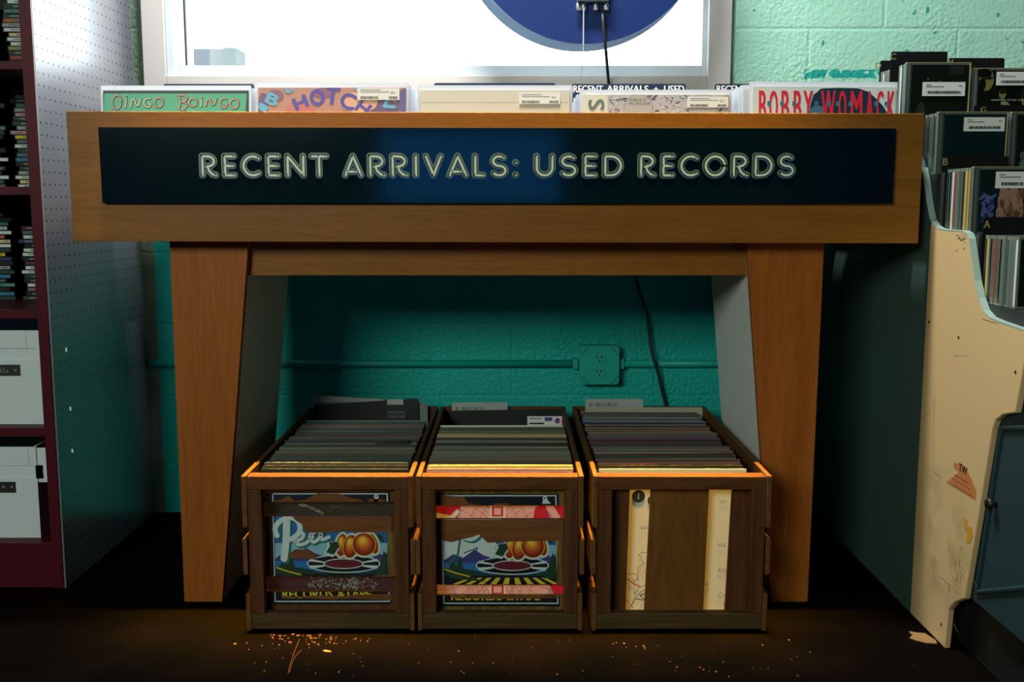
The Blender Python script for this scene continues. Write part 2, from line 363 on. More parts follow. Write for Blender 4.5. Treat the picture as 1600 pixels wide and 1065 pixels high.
b = MB()
b.box(ox0, gx0, YW + 0.001, YW + 0.09, oz0, oz1); b.box(gx1, ox1, YW + 0.001, YW + 0.09, oz0, oz1)
b.box(gx0, gx1, YW + 0.001, YW + 0.09, oz0, gz0); b.box(gx0, gx1, YW + 0.001, YW + 0.09, oz1 - 0.06, oz1)
b.box(ix0, ix0 + 0.02, YW - 0.012, YW + 0.02, iz0, 2.24)
b.build('window_frame', VINYL, win, bevel=0.002)
MB().box(gx0 + 0.001, gx0 + 0.0045, YW + 0.05, YW + 0.06, gz0 + 0.006, oz1 - 0.06).build('gasket', BLK, win)
MB().box(gx0, gx1, YW + 0.062, YW + 0.066, gz0, oz1 - 0.06).build('pane', GLASS, win)
# outside: pale building far behind the glass
bl = thing('building', (-5.7, 14.5, 0), 'pale grey boxy building seen through the left corner of the window', 'building')
e0 = pp(302, 76, 14); e1 = pp(364, 76, 14)
b = MB(); b.box(e0.x, e1.x - 0.1, 14, 14.4, 0, e0.z); b.build('building_wall', M('pale_building', (0.125, 0.14, 0.155), 0.9), bl)
MB().box(e1.x - 0.1, e1.x + 0.06, 13.9, 14.4, 0, e0.z).build('corner_column', M('grey_building_corner', (0.075, 0.105, 0.115), 0.9), bl)
struct(MB().box(-30, 30, YW + 0.2, 40, -0.12, -0.02).build('pavement_outside', M('pavement', (0.3, 0.3, 0.3), 0.9)))

# conduit, outlet box, cord
cz = pp(800, 568, YW - 0.016).z; cr = 0.0105
bx0, bx1 = pp(905, 570, YW - 0.045).x, pp(968, 570, YW - 0.045).x
bz0, bz1 = pp(900, 601, YW - 0.045).z, pp(900, 540, YW - 0.045).z
b = MB().tube([(pp(232, 570, YW - 0.02).x, YW - 0.013, cz), (bx0, YW - 0.013, cz)], cr, n=12)
c1 = tag(b.build('conduit', TEALP, loc=((bx0 - 1) / 2, YW - 0.013, cz), smooth=True), 'teal painted electrical conduit on the wall left of the outlet box', 'conduit')
MB().box(bx0 - 0.016, bx0 - 0.0005, YW - 0.028, YW - 0.0005, cz - 0.015, cz + 0.015).build('coupling', TEALP, c1, bevel=0.004)
b = MB().tube([(bx1, YW - 0.013, cz), (0.845, YW - 0.013, cz)], cr, n=12)
c2 = tag(b.build('conduit', TEALP, loc=((bx1 + 1) / 2, YW - 0.013, cz), smooth=True), 'teal painted electrical conduit running right from the outlet box to the rack', 'conduit')
MB().box(bx1 + 0.0005, bx1 + 0.016, YW - 0.028, YW - 0.0005, cz - 0.015, cz + 0.015).build('coupling', TEALP, c2, bevel=0.004)
ob = thing('outlet_box', ((bx0 + bx1) / 2, YW, bz0), 'square teal painted electrical outlet box on the wall under the table', 'outlet')
MB().box(bx0 + 0.002, bx1 - 0.002, YW - 0.04, YW, bz0 + 0.002, bz1 - 0.002).build('box_body', TEALP, ob, bevel=0.003)
cc = 0.006; Yc = YW - 0.044
def octa(x0, x1, z0, z1, c): return [(x0 + c, z0), (x1 - c, z0), (x1, z0 + c), (x1, z1 - c), (x1 - c, z1), (x0 + c, z1), (x0, z1 - c), (x0, z0 + c)]
cov = MB().prism([(x, Yc, z) for x, z in octa(bx0, bx1, bz0, bz1, cc)], (0, 0.004, 0)).build('cover_plate', TEALP, ob, bevel=0.0015)
mx_, mz_ = (bx0 + bx1) / 2, (bz0 + bz1) / 2
for sx in (-1, 1):
    for sz in (-1, 1):
        MB().tube([(mx_ + sx * 0.030, Yc - 0.0015, mz_ + sz * 0.052), (mx_ + sx * 0.052, Yc - 0.0015, mz_ + sz * 0.030)], 0.0018, n=6).build('pressed_rib', TEALP, cov)
for sx in (-1, 1):
    for sz in (-1, 1): MB().tube([(mx_ + sx * 0.046, Yc + 0.001, mz_ + sz * 0.046), (mx_ + sx * 0.046, Yc - 0.002, mz_ + sz * 0.046)], 0.003, n=8).build('screw', STEEL, cov)
for sz in (-1, 1):
    zc = mz_ + sz * 0.0195
    b = MB(); b.prism([(mx_ + 0.0165 * math.cos(a), Yc - 0.003, zc + max(-0.0135, min(0.0135, 0.0165 * math.sin(a)))) for a in [math.pi * k / 12 for k in range(24)]], (0, 0.004, 0))
    rc = b.build('receptacle', TEALP, ob)
    q = MB(); 
    for s2 in (-1, 1): q.box(mx_ - 0.001 + s2 * 0.006 - 0.001, mx_ + s2 * 0.006 + 0.001, Yc - 0.0035, Yc - 0.003, zc, zc + 0.008)
    q.ell(mx_, zc - 0.006, 0.0024, 0.0026, Yc - 0.0035, n=12); q.build('socket_slot', BLK, rc)
pts = [pp(951, 129, 2.803), pp(956, 160, 2.808), pp(968, 260, 2.812), pp(984, 380, 2.815), pp(993, 430, 2.815), pp(1001, 460, 2.815), pp(1011, 490, 2.815), pp(1014, 515, 2.815), pp(1016, 540, 2.81), pp(1022, 563, 2.80), pp(1029, 585, 2.81), pp(1034, 608, 2.82), pp(1042, 640, 2.82), pp(1047, 720, 2.82)]
top = pp(941, 17, 2.688)
cord = MB().tube([top, pp(943, 40, 2.688), pp(946, 72, 2.692), pp(948, 95, 2.75)] + pts + [Vector((pts[-1].x + 0.02, 2.8, 0.01))], 0.0042, n=8)
tag(cord.build('power_cord', M('dark_cord', (0.015, 0.02, 0.02), 0.5), loc=(top.x, 2.8, 0.01), smooth=True), 'thin dark power cord hanging from the round sign down behind the table', 'cord')

# hanging round sign
dc = pp(916, -129, 2.70); dr = 189 * (2.7 * CT - 0.4 * ST) / F
hs = thing('hanging_sign', (dc.x, 2.70, dc.z - dr), 'large round dark blue sign seen from behind, hanging in the window', 'sign')
def disc(cx, cz, r, y0, y1, n=96): return MB().prism([(cx + r * math.cos(2 * math.pi * k / n), y0, cz + r * math.sin(2 * math.pi * k / n)) for k in range(n)], (0, y1 - y0, 0))
disc(dc.x, dc.z, dr, 2.700, 2.708).build('sign_disc', film_mat('blue_acrylic', (0.006, 0.036, 0.20), 1.0, 0.5, 0.5), hs)
disc(dc.x - 0.012, dc.z - 0.010, dr + 0.005, 2.728, 2.732).build('backing_disc', film_mat('clear_acrylic', (0.30, 0.37, 0.46), 0.95, 0.6), hs)
k0 = pp(901, 4, 2.69); k1 = pp(951, 4, 2.69)
MB().box(k0.x, k1.x, 2.672, 2.70, k0.z, k0.z + 0.05).build('bracket', M('dark_metal_bracket', (0.10, 0.14, 0.15), 0.4, metal=0.7), hs, bevel=0.002)
for u in (904, 912, 931, 947):
    q = pp(u, 12, 2.685); MB().tube([(q.x, 2.685, k0.z), (q.x, 2.685, k0.z - 0.008), (q.x, 2.685, k0.z - 0.020)], [0.004, 0.007, 0.006], n=10).build('bracket_knob', STEEL, hs, smooth=True)
q = MB(); a0 = pp(912, 16, 2.68)
for k in range(22): q.ball((a0.x, 2.68, a0.z - 0.004 * k), 0.0018, n=6)
q.tube([(a0.x, 2.68, a0.z - 0.088), (a0.x, 2.682, a0.z - 0.11), (a0.x - 0.002, 2.745, 1.18), (a0.x - 0.002, 2.745, 0.95)], 0.0008, n=5)
q.build('bead_chain', M('pale_bead_chain', (0.8, 0.82, 0.85), 0.3), hs)
for sx in (-0.2, 0.2): MB().tube([(dc.x + sx, 2.704, dc.z + math.sqrt(dr * dr - sx * sx) - 0.006), (dc.x + sx, 2.704, 2.9)], 0.0015, n=6).build('hanging_wire', STEEL, hs)

# ------------------------------------------------------------------ record table
YF = 2.10
fx0, fx1 = pp(103, 174, YF).x, pp(1445, 178, YF).x
fz1, fz0 = pp(800, 175.5, YF).z, pp(800, 378.5, YF).z
TBZ = 0.807
tb = thing('record_table', ((fx0 + fx1) / 2, 2.3, 0), 'cherry laminate record browser table with a lettered navy front sign', 'table')
dz = 0.0022
fas = MB().prism([(fx0, YF, fz0 + dz), (fx1, YF, fz0 - dz), (fx1, YF, fz1 - dz), (fx0, YF, fz1 + dz)], (0, 0.019, 0)).build('fascia', FASCIA, tb, bevel=0.001)
MB().box(fx0 + 0.02, fx1 - 0.02, YF + 0.019, 2.79, TBZ - 0.0055, TBZ).build('tabletop', LEGW, tb)
MB().box(fx0 + 0.02, fx1 - 0.02, 2.775, 2.79, TBZ, 1.04).build('back_board', LEGW, tb)
for x in (fx0, fx1 - 0.004): MB().box(x, x + 0.004, YF + 0.019, 2.79, fz0 + 0.004, 1.0).build('end_board', LEGW, tb)
sg = [(153, 198.5), (1400, 200.5), (1395.5, 318.5), (160, 317.5)]
sp = MB().prism([pp(u, v, YF - 0.012) for u, v in sg], (0, 0.0115, 0)).build('sign_panel', NAVY, tb, bevel=0.0008)

def arc(cx, cy, rx, ry, a0, a1, n=12): return [(cx + rx * math.cos(math.radians(a0 + (a1 - a0) * k / n)), cy + ry * math.sin(math.radians(a0 + (a1 - a0) * k / n))) for k in range(n + 1)]
GL = {
 'R': [[(0, 0), (0, 1)], [(0, 1), (0.42, 1)] + arc(0.42, 0.74, 0.46, 0.26, 90, -90, 10) + [(0.25, 0.48)], [(0.36, 0.48), (0.5, 0.22), (0.72, 0.06), (1, 0)]],
 'E': [[(0, 0), (0, 1)], [(0, 1), (1, 1)], [(0, 0.5), (0.86, 0.5)], [(0, 0), (1, 0)]],
 'C': [arc(0.6, 0.5, 0.6, 0.5, 52, 308, 20)],
 'N': [[(0, 0), (0, 1)], [(0, 1), (1, 0)], [(1, 0), (1, 1)]],
 'T': [[(0, 1), (1, 1)], [(0.5, 1), (0.5, 0)]],
 'A': [[(0, 0), (0.5, 1)], [(0.5, 1), (1, 0)], [(0.2, 0.2), (0.68, 0.2)]],
 'I': [[(0.5, 0), (0.5, 1)]],
 'V': [[(0, 1), (0.5, 0)], [(0.5, 0), (1, 1)]],
 'L': [[(0, 1), (0, 0)], [(0, 0), (1, 0)]],
 'S': [arc(0.5, 0.75, 0.45, 0.25, 40, 270, 14) + arc(0.5, 0.25, 0.48, 0.25, 90, -145, 14)[1:]],
 'U': [[(0, 1), (0, 0.4)] + arc(0.5, 0.4, 0.5, 0.4, 180, 360, 14) + [(1, 1)]],
 'D': [[(0, 0), (0, 1)], [(0, 1), (0.35, 1)] + arc(0.35, 0.5, 0.65, 0.5, 90, -90, 16) + [(0, 0)]],
 'O': [arc(0.5, 0.5, 0.5, 0.5, 0, 360, 28)],
}
LET = [('R', 311, 342), ('E', 346, 371), ('C', 375, 410), ('E', 414, 440), ('N', 444, 479), ('T', 482, 515), ('A', 534, 569), ('R', 573, 605), ('R', 608, 640), ('I', 644, 655), ('V', 660, 694), ('A', 697, 733), ('L', 737, 760), ('S', 764, 795),
       ('U', 833, 868), ('S', 872, 904), ('E', 909, 935), ('D', 940, 975), ('R', 996, 1027), ('E', 1031, 1056), ('C', 1059, 1094), ('O', 1097, 1137), ('R', 1141, 1172), ('D', 1175, 1210), ('S', 1213, 1244)]
YS = YF - 0.0122; px2m = abs(pp(801, 260, YS).x - pp(800, 260, YS).x)
NM = [M('neon_print_rim', (0.13, 0.25, 0.31), 0.5), M('neon_print_dark', (0.008, 0.022, 0.030), 0.5), M('neon_print_mid', (0.045, 0.10, 0.13), 0.5), M('neon_print_light', (0.38, 0.62, 0.76), 0.5)]
nb = MB()
Zb, Zt = pp(800, 278.5 - 5, YS).z, pp(800, 239 + 5, YS).z
def neon(strokes):
    k = 0
    for st in strokes:
        e = k * 0.00001; k += 1
        nb.stroke(st, 10.6 * px2m, YS - 0.0001 - e, 0)
    for st in strokes: nb.stroke(st, 8.6 * px2m, YS - 0.0003 - e, 1); e += 0.00001
    for st in strokes: nb.stroke(st, 5.6 * px2m, YS - 0.0005 - e, 2); e += 0.00001
    for st in strokes: nb.stroke([(x + 0.5 * px2m, z - 0.4 * px2m) for x, z in st], 2.9 * px2m, YS - 0.0007 - e, 3); e += 0.00001
    for st in strokes:
        for (x, z) in (st[0], st[-1]):
            nb.ell(x - 1.0 * px2m, z + 0.9 * px2m, 1.1 * px2m, 1.5 * px2m, YS - 0.0009, 1, n=10)
            nb.ell(x + 1.3 * px2m, z - 1.4 * px2m, 0.6 * px2m, 0.8 * px2m, YS - 0.00095, 3, n=8)
for ch, u0, u1 in LET:
    x0, x1 = pp(u0 + 5.3, 260, YS).x, pp(u1 - 5.3, 260, YS).x
    if ch == 'I': x0 = x1 = (x0 + x1) / 2
    neon([[(x0 + a * (x1 - x0), Zb + b_ * (Zt - Zb)) for a, b_ in st] for st in GL[ch]])
for v in (254, 273):
    q = pp(805.5, v, YS); neon([[(q.x - 0.0001, q.z), (q.x + 0.0001, q.z)]])
nb.build('lettering', NM, sp)

YL = 2.17
def leg(pts, side_rear_in):
    P = [pp(u, v, YL) for u, v in pts]          # top-left, top-right, bottom-right, bottom-left
    for i in (2, 3): P[i].z = 0.0
    def up(a, b): k = (TBZ - 0.006 - b.z) / (a.z - b.z); return b + (a - b) * k
    tl, tr = up(P[0], P[3]), up(P[1], P[2])
    l = MB().prism([tl, tr, P[2], P[3]], (0, 0.018, 0)).build('leg', LEGW, tb, bevel=0.001)
    for (t_, b_, s_) in ((tl, P[3], 1), (tr, P[2], -1)):
        x = Vector((0.0005 * s_, 0.0182, 0)); w_ = Vector((0.016 * s_, 0, 0))
        a, c = t_ + x, b_ + x
        MB().prism([a, c, c + Vector((0, 0.41, 0)), a + Vector((0, 0.41, 0))], w_).build('leg_side', WHP, l)
leg([(265, 380), (388, 380), (347, 937), (288, 937)], 0)
leg([(1167, 380), (1288, 380), (1262, 935), (1205, 935)], 0)
a0, a1 = pp(389, 384, 2.188), pp(1167, 430, 2.188)
MB().box(pp(384, 400, 2.19).x, pp(1172, 400, 2.19).x, 2.1905, 2.2085, a1.z, TBZ - 0.006).build('apron', FASCIA, tb)
# ------------------------------------------------------------------ records in the table
LW = 0.3135
def rgbm(name, c, rough=0.45, coat=0.0): return M(name, srgb(c), rough, coat=coat)
def jacket_prototype(edge):
    """generic album in a clear sleeve; local origin at its bottom front centre"""
    t = thing('vinyl_record', (0, 0, 0), 'x', 'record')
    MB().box(-LW / 2, LW / 2, 0.0008, 0.0038, 0.001, 0.306).build('jacket', edge, t, local=True)
    MB().box(-LW / 2 - 0.004, LW / 2 + 0.006, 0.0, 0.0046, 0, 0.306 + 0.010).build('plastic_sleeve', SLEEVE, t, local=True)
    return t
TILT = math.radians(-6); CTL = math.cos(TILT)
def front_lp(u0, u1, vtop, label, arts, mats, tilt=TILT, roll=0, Yb=2.190):
    """front album of a bin: art drawn in photo pixels on its upper band"""
    c = pp((u0 + u1) / 2, vtop, Yb + 0.032); wdt = pp(u1, vtop, Yb + 0.032).x - pp(u0, vtop, Yb + 0.032).x
    hgt = (c.z - TBZ - 0.002) / CTL
    t = thing('vinyl_record', (c.x, Yb, TBZ + 0.0016), label, 'record', 'front albums of the table bins')
    t.rotation_euler = (TILT, roll, 0)
    j = MB(); j.box(-wdt / 2, wdt / 2, 0, 0.003, 0.001, hgt, 0)
    def L(u, v):                                   # pixel to jacket-local x, z
        q = pp(u, v, Yb + 0.032); return (q.x - c.x, (q.z - TBZ - 0.002) / CTL)
    a = MB(); arts(a, L)
    a.v = [Vector((p.x, -0.0002 - p.y * 0.00015, p.z)) for p in a.v]
    # keep printed art inside the cover
    a.v = [Vector((max(-wdt / 2, min(wdt / 2, p.x)), p.y, min(hgt, p.z))) for p in a.v]
    j.v += a.v; 
    nb0 = len(j.v) - len(a.v)
    for f, m in zip(a.f, a.m): j.f.append(tuple(nb0 + i for i in f)); j.m.append(m)
    j.build('jacket', mats, t, local=True)
    s = MB(); s.box(-wdt / 2 - 0.006, wdt / 2 + 0.005, 0.0034, 0.0052, 0, hgt + 0.011)
    s.build('plastic_sleeve', SLEEVE, t, local=True)
    return t, L
def quad(a, L, pts, m, lay): a.face([(L(u, v)[0], lay, L(u, v)[1]) for u, v in pts], m)
def sticker(t, L, u0, v0, u1, v1, name='price_label'):
    s = MB(); x0, z1 = L(u0, v0); x1, z0 = L(u1, v1)
    y = -0.0013
    s.box(x0, x1, y - 0.0003, y, z0, z1, 0)
    Y = y - 0.0005; W_, Hh = x1 - x0, z1 - z0
    rr = random.Random(int(u0))
    def barc(a, b_):
        k = a
        while k < b_:
            w_ = rr.choice((0.006, 0.01, 0.014)); s.face([(x0 + W_ * k, Y, z0 + Hh * 0.08), (x0 + W_ * min(b_, k + w_), Y, z0 + Hh * 0.08), (x0 + W_ * min(b_, k + w_), Y, z0 + Hh * 0.30), (x0 + W_ * k, Y, z0 + Hh * 0.30)], 1); k += w_ + rr.choice((0.005, 0.009))
    barc(0.07, 0.5); barc(0.74, 0.96)
    for k, (a, b_) in enumerate(((0.07, 0.55), (0.07, 0.75))):
        zz = z0 + Hh * (0.82 - 0.17 * k); s.face([(x0 + W_ * a, Y, zz), (x0 + W_ * b_, Y, zz), (x0 + W_ * b_, Y, zz + Hh * 0.05), (x0 + W_ * a, Y, zz + Hh * 0.05)], 2)
    text(s, {558: '$5', 811: '$4', 1073: '$25'}.get(int(u0), '$8'), x0 + W_ * 0.8, x0 + W_ * 0.9, z0 + Hh * 0.5, z0 + Hh * 0.72, Y, 2)
    s.build(name, [WHITE, INK, GREYINK], t, local=True)

# 1: green cover with hand-drawn letters
def art1(a, L):
    quad(a, L, [(163.5, 146), (386, 146), (384, 185), (161, 185)], 1, 1)
    def hand(x0, x1, y0, y1, st):
        P = [[(L(x0 + p * (x1 - x0), y1 - q * (y1 - y0))) for p, q in s_] for s_ in st]
        for s_ in P: a.stroke(s_, 0.0042, 2, 2)
        for i, s_ in enumerate(P): a.stroke([(x - 0.0008, z + 0.0006) for x, z in s_], 0.0021, 3, 3 if (int(x0) % 2) else 4)
    Oh = [arc(0.5, 0.5, 0.5, 0.5, 0, 360, 20)]; n_ = [[(0, 0), (0.1, 0.8), (0.35, 0.9), (0.6, 0.2), (0.85, 0.2), (1, 0.95)]]
    g_ = [arc(0.55, 0.5, 0.5, 0.5, 60, 300, 14) + [(0.95, 0.35), (0.6, 0.38)]]; i_ = [[(0.5, 0.75), (0.4, 0)], [(0.55, 0.98), (0.56, 1.0)]]
    B_ = [[(0.1, 1), (0.3, 0.5), (0.15, 0)], [(0, 1), (0.6, 1), (1, 0.8), (0.8, 0.55), (0.35, 0.5), (0.8, 0.45), (1, 0.2), (0.6, -0.1), (0.3, -0.1)]]
    hand(177, 191, 149, 171, Oh); hand(196, 201, 150, 168, i_); hand(206, 221, 154, 168, n_); hand(226, 238, 154, 168, g_); hand(243, 256, 153, 168, Oh)
    hand(279, 294, 149, 170, B_); hand(297, 309, 154, 167, Oh); hand(314, 318, 152, 167, i_); hand(323, 339, 154, 166, n_); hand(345, 357, 154, 169, g_); hand(361, 374, 155, 170, Oh)
front_lp(161, 388, 141, 'record with a green cover and hand-drawn black bordered lettering, far left bin', art1,
         [rgbm('cover_black', (25, 40, 45)), rgbm('cover_green', (70, 170, 130)), INK, rgbm('cover_salmon', (220, 150, 130)), rgbm('cover_cream', (225, 215, 160))])
# 2: HOT CH... cover
def art2(a, L):
    for (x, y, rx, ry, m) in ((430, 150, 14, 10, 2), (470, 172, 22, 12, 3), (560, 160, 30, 16, 1), (600, 170, 26, 14, 4), (505, 145, 16, 8, 2), (634, 160, 14, 22, 5), (412, 165, 8, 20, 4)):
        q = L(x, y); a.ell(q[0], q[1], rx * 0.00136, ry * 0.00136, 1 + (x % 3) * 0.1, m)
    def ch(s_, x, y, w_, h_, m, rot):
        q = L(x, y); k = 0.00136; text(a, s_, q[0] - w_ * k / 2, q[0] + w_ * k / 2, q[1] - h_ * k / 2, q[1] + h_ * k / 2, 2.5, m, math.radians(rot))
        for n_, (ox, oz) in enumerate(((-0.0018, 0.0), (0.0018, 0.0), (0, 0.0014), (0, -0.0014))): text(a, s_, q[0] - w_ * k / 2 + ox, q[0] + w_ * k / 2 + ox, q[1] - h_ * k / 2 + oz, q[1] + h_ * k / 2 + oz, 2.7 + n_ * 0.1, m, math.radians(rot))
        text(a, s_, q[0] - w_ * k / 2 + 0.0008, q[0] + w_ * k / 2 + 0.0008, q[1] - h_ * k / 2, q[1] + h_ * k / 2, 2.6, m, math.radians(rot))
    ch('H', 470, 160, 20, 18, 6, 22); ch('O', 496, 152, 21, 24, 6, 10); ch('T', 520, 149, 20, 25, 6, -8); ch('C', 544, 158, 22, 24, 6, -18); ch('H', 568, 168, 18, 20, 6, -38)
    ch('B', 426, 155, 18, 16, 7, -25); ch('I', 411, 168, 9, 14, 7, 60); ch('V', 606, 163, 22, 16, 7, -60); ch('U', 452, 139, 12, 10, 7, 20); ch('U', 562, 138, 12, 10, 7, 20)
t, L = front_lp(403, 634, 136.5, 'record with an orange collage cover and purple capital letters, second bin from left', art2,
         [rgbm('cover_peach', (190, 135, 115)), rgbm('cover_light_peach', (225, 170, 140)), rgbm('cover_mauve', (140, 90, 110)), rgbm('cover_rose', (200, 110, 100)), rgbm('cover_plum', (110, 80, 120)), rgbm('cover_violet_grey', (100, 90, 140)), rgbm('cover_purple', (80, 65, 165)), rgbm('cover_light_blue', (95, 175, 210))])
sticker(t, L, 558.5, 137.5, 624.5, 156)
# 3: cream
def art3(a, L): quad(a, L, [(659, 158.5), (888, 158.5), (888, 159.2), (659, 159.2)], 1, 1)
t, L = front_lp(657, 890, 140.5, 'record with a plain cream cover and a price label, middle bin', art3, [rgbm('cover_plain_cream', (214, 208, 190)), rgbm('cover_cream_line', (185, 178, 155))])
sticker(t, L, 811, 145, 875, 162.5)
# 4: cream and grey collage
def art4(a, L):
    quad(a, L, [(949, 148), (1138, 148), (1138, 180), (949, 180)], 1, 1)
    rr = random.Random(4)
    for k in range(170):
        u, v = rr.uniform(952, 1136), rr.uniform(149, 176); q = L(u, v)
        a.ell(q[0], q[1], rr.uniform(0.001, 0.007), rr.uniform(0.0006, 0.003), 2 + k * 0.004, rr.choice((2, 3, 4, 4)), n=7, rot=rr.uniform(-1, 1))
    for u0 in (975, 1066 + 10):
        q = L(u0 + 22, 172); a.ell(q[0], q[1], 0.031, 0.034, 3.2, 5, n=30)
        a.stroke([(q[0] + 0.031 * math.cos(t_), q[1] + 0.034 * math.sin(t_)) for t_ in [math.pi * k / 12 for k in range(13)]], 0.0012, 3.3, 3)
    p0, p1 = L(984, 158.5), L(1010, 154); text(a, 'MEAT', p0[0], p1[0], p0[1], p1[1], 3.5, 2)
    p0, p1 = L(982, 164), L(1016, 159.8); text(a, 'MURDER', p0[0], p1[0], p0[1], p1[1], 3.5, 2)
    q = L(931.5, 163); text(a, 'S', q[0] - 0.011, q[0] + 0.011, q[1] - 0.017, q[1] + 0.017, 3.5, 6, math.radians(90)); text(a, 'S', q[0] - 0.011, q[0] + 0.011, q[1] - 0.0155, q[1] + 0.0155, 3.6, 6, math.radians(90))
t, L = front_lp(910, 1139, 147.5, 'record with a cream cover, grey printed panels and a price label, fourth bin', art4,
         [rgbm('cover_cream_pale', (222, 218, 200)), rgbm('cover_panel_grey', (190, 184, 188)), rgbm('print_dark_grey', (90, 90, 95)), rgbm('print_mid_grey', (130, 128, 135)), rgbm('print_pale', (205, 200, 205)), rgbm('print_helmet', (185, 180, 178)), rgbm('print_sage', (95, 120, 115))])
sticker(t, L, 1073.5, 151, 1137, 168)
# 5: BOBBY WOMACK
def art5(a, L):
    pts = [(1262, 190), (1264, 165), (1270, 148), (1282, 138), (1310, 136.8), (1340, 137.5), (1356, 143), (1366, 152), (1378, 165), (1384, 176), (1386, 190)]
    quad(a, L, pts, 1, 1)
    q = L(1275, 178); a.ell(q[0], q[1], 0.018, 0.018, 1.5, 2)
    xs = [('B', 1184, 1196), ('O', 1200, 1214), ('B', 1219, 1232), ('B', 1238, 1251), ('Y', 1253, 1269), ('W', 1281, 1304), ('O', 1308, 1321), ('M', 1327, 1346), ('A', 1351, 1363), ('C', 1367, 1379), ('K', 1384, 1397)]
    for ch, u0, u1 in xs:
        p0, p1 = L(u0, 190), L(u1, 141.5)
        for d_ in (-0.0009, 0, 0.0009): text(a, ch, p0[0] + d_, p1[0] + d_, p0[1], p1[1], 2 + d_ * 50, 3)
    for ch, u in zip('THEBESTOF', (1200, 1220, 1239, 1274, 1293, 1307, 1327, 1367, 1383)):
        p = L(u, 162); a.face([(p[0] - 0.0035, 3, p[1] - 0.005), (p[0] + 0.0035, 3, p[1] - 0.005), (p[0] + 0.0035, 3, p[1] + 0.005), (p[0] - 0.0035, 3, p[1] + 0.005)], 4)
        text(a, ch, p[0] - 0.002, p[0] + 0.002, p[1] - 0.0035, p[1] + 0.0035, 3.4, 1)
front_lp(1175, 1399, 135, 'record with a pale cover and tall red capital lettering, far right bin', art5,
         [rgbm('cover_pale_grey', (205, 212, 205)), rgbm('cover_dark_blue', (12, 45, 60)), rgbm('cover_face_blue', (60, 110, 130)), rgbm('cover_red', (215, 30, 55)), rgbm('cover_square_blue', (70, 130, 150))], roll=0.004)

binc = []; protos = [jacket_prototype(rgbm('spine_' + n, c)) for n, c in (('white', (225, 225, 225)), ('grey', (150, 150, 160)), ('cream', (215, 205, 180)), ('dark', (50, 50, 60)), ('tan', (170, 140, 110)))]
names = ('green cover at the far left', 'purple lettered cover in the second bin', 'plain cream cover in the middle bin', 'grey panelled cover in the fourth bin', 'red lettered cover at the far right')
used = [False] * 5
ends = [(161, 388, 135), (403, 634, 130), (657, 890, 134), (910, 1139, 141), (1176, 1402, 129)]
for bi, (u0, u1, vt) in enumerate(ends):
    cx = (pp(u0, vt, 2.225).x + pp(u1, vt, 2.225).x) / 2
    hs_ = (pp(700, (134.5, 130, 134, 140.5, 131)[bi], 2.236).z - TBZ - 0.002) / CTL / 0.316
    for k in range(19):
        y = 2.204 + 0.0165 * (k + 0.3)
        x = cx + R.uniform(-0.003, 0.003) + (0.0 if bi < 4 else -0.009)
        lab = 'record in a clear sleeve, %s behind the %s' % (ORD[k], names[bi])
        pi = R.randrange(5); rot = (TILT + R.uniform(-0.008, 0.004), R.uniform(-0.006, 0.006), R.uniform(-0.004, 0.004))
        z = TBZ + 0.0005 + (0.002 if k else 0)
        if not used[pi]:
            r = protos[pi]; used[pi] = True; r.location = (x, y, TBZ + 0.0020); r.rotation_euler = rot; r['label'] = lab
        else: r = dup(protos[pi], (x, y, TBZ + 0.0020), lab, rot=rot)
        r['group'] = 'sleeved records filling the table bins'; r.scale = (1, 1, hs_ * R.uniform(0.985, 1.0))
for i, u_ in enumerate(used):
    if not u_:
        for c in list(protos[i].children): bpy.data.objects.remove(c)
        bpy.data.objects.remove(protos[i])
# header cards behind the records
NAVC = M('navy_header_card', (0.002, 0.012, 0.040), 0.5); CARDW = M('card_lettering', (0.80, 0.74, 0.68), 0.6)
def rcard(x0, x1, y, z0, z1, r=0.006, th=0.0012):
    P = []
    for cx, cz_, a0 in ((x1 - r, z1 - r, 0), (x0 + r, z1 - r, 90)): P += [(cx + r * math.cos(math.radians(a0 + 15 * k)), y, cz_ + r * math.sin(math.radians(a0 + 15 * k))) for k in range(7)]
    P += [(x0, y, z0), (x1, y, z0)]; return MB().prism(P, (0, th, 0))
for i, (u0, u1, words_) in enumerate(((255, 397, 0), (462, 612, 0), (678, 868, 0), (893, 1072, 1), (1117, 1300, 1))):
    if i == 1: continue
    yc = 2.70; x0, x1, z1 = pp(u0, 131, yc).x, pp(u1, 131, yc).x, pp(700, 131 if i != 2 else 129.5, yc).z
    t = thing('header_card', ((x0 + x1) / 2, yc, TBZ), ['navy header card behind the green cover', 'navy header card hidden low behind the purple lettered cover', 'navy header card behind the plain cream cover',
        'navy header card reading recent arrivals used, behind the grey panelled cover', 'navy header card reading rec, beside the red lettered cover'][i], 'divider card', 'navy header cards at the back of the bins')
    rcard(x0, x1, yc, TBZ + 0.0005, z1).build('card', NAVC, t)
    if words_:
        m_ = MB(); zt, zb = pp(700, 133.5, yc).z, pp(700, 144.5, yc).z
        s0 = u0 + 4
        for d_ in (-0.0006, 0.0, 0.0006):
            k_ = (0, 0)
            for wd, ua, ub in (('RECENT', 3, 49), ('ARRIVALS', 55, 120), ('+', 129, 135), ('USED', 145, 176)):
                xa, xb = pp(u0 + ua, 135, yc).x, pp(u0 + ub, 135, yc).x
                text(m_, wd, xa + d_, xb + d_, zb + (0.004 if wd == '+' else 0), zt - (0.004 if wd == '+' else 0), yc - 0.0004 - abs(d_ + 0.0006) * 0.1, 0)
        m_.build('card_lettering', CARDW, t)

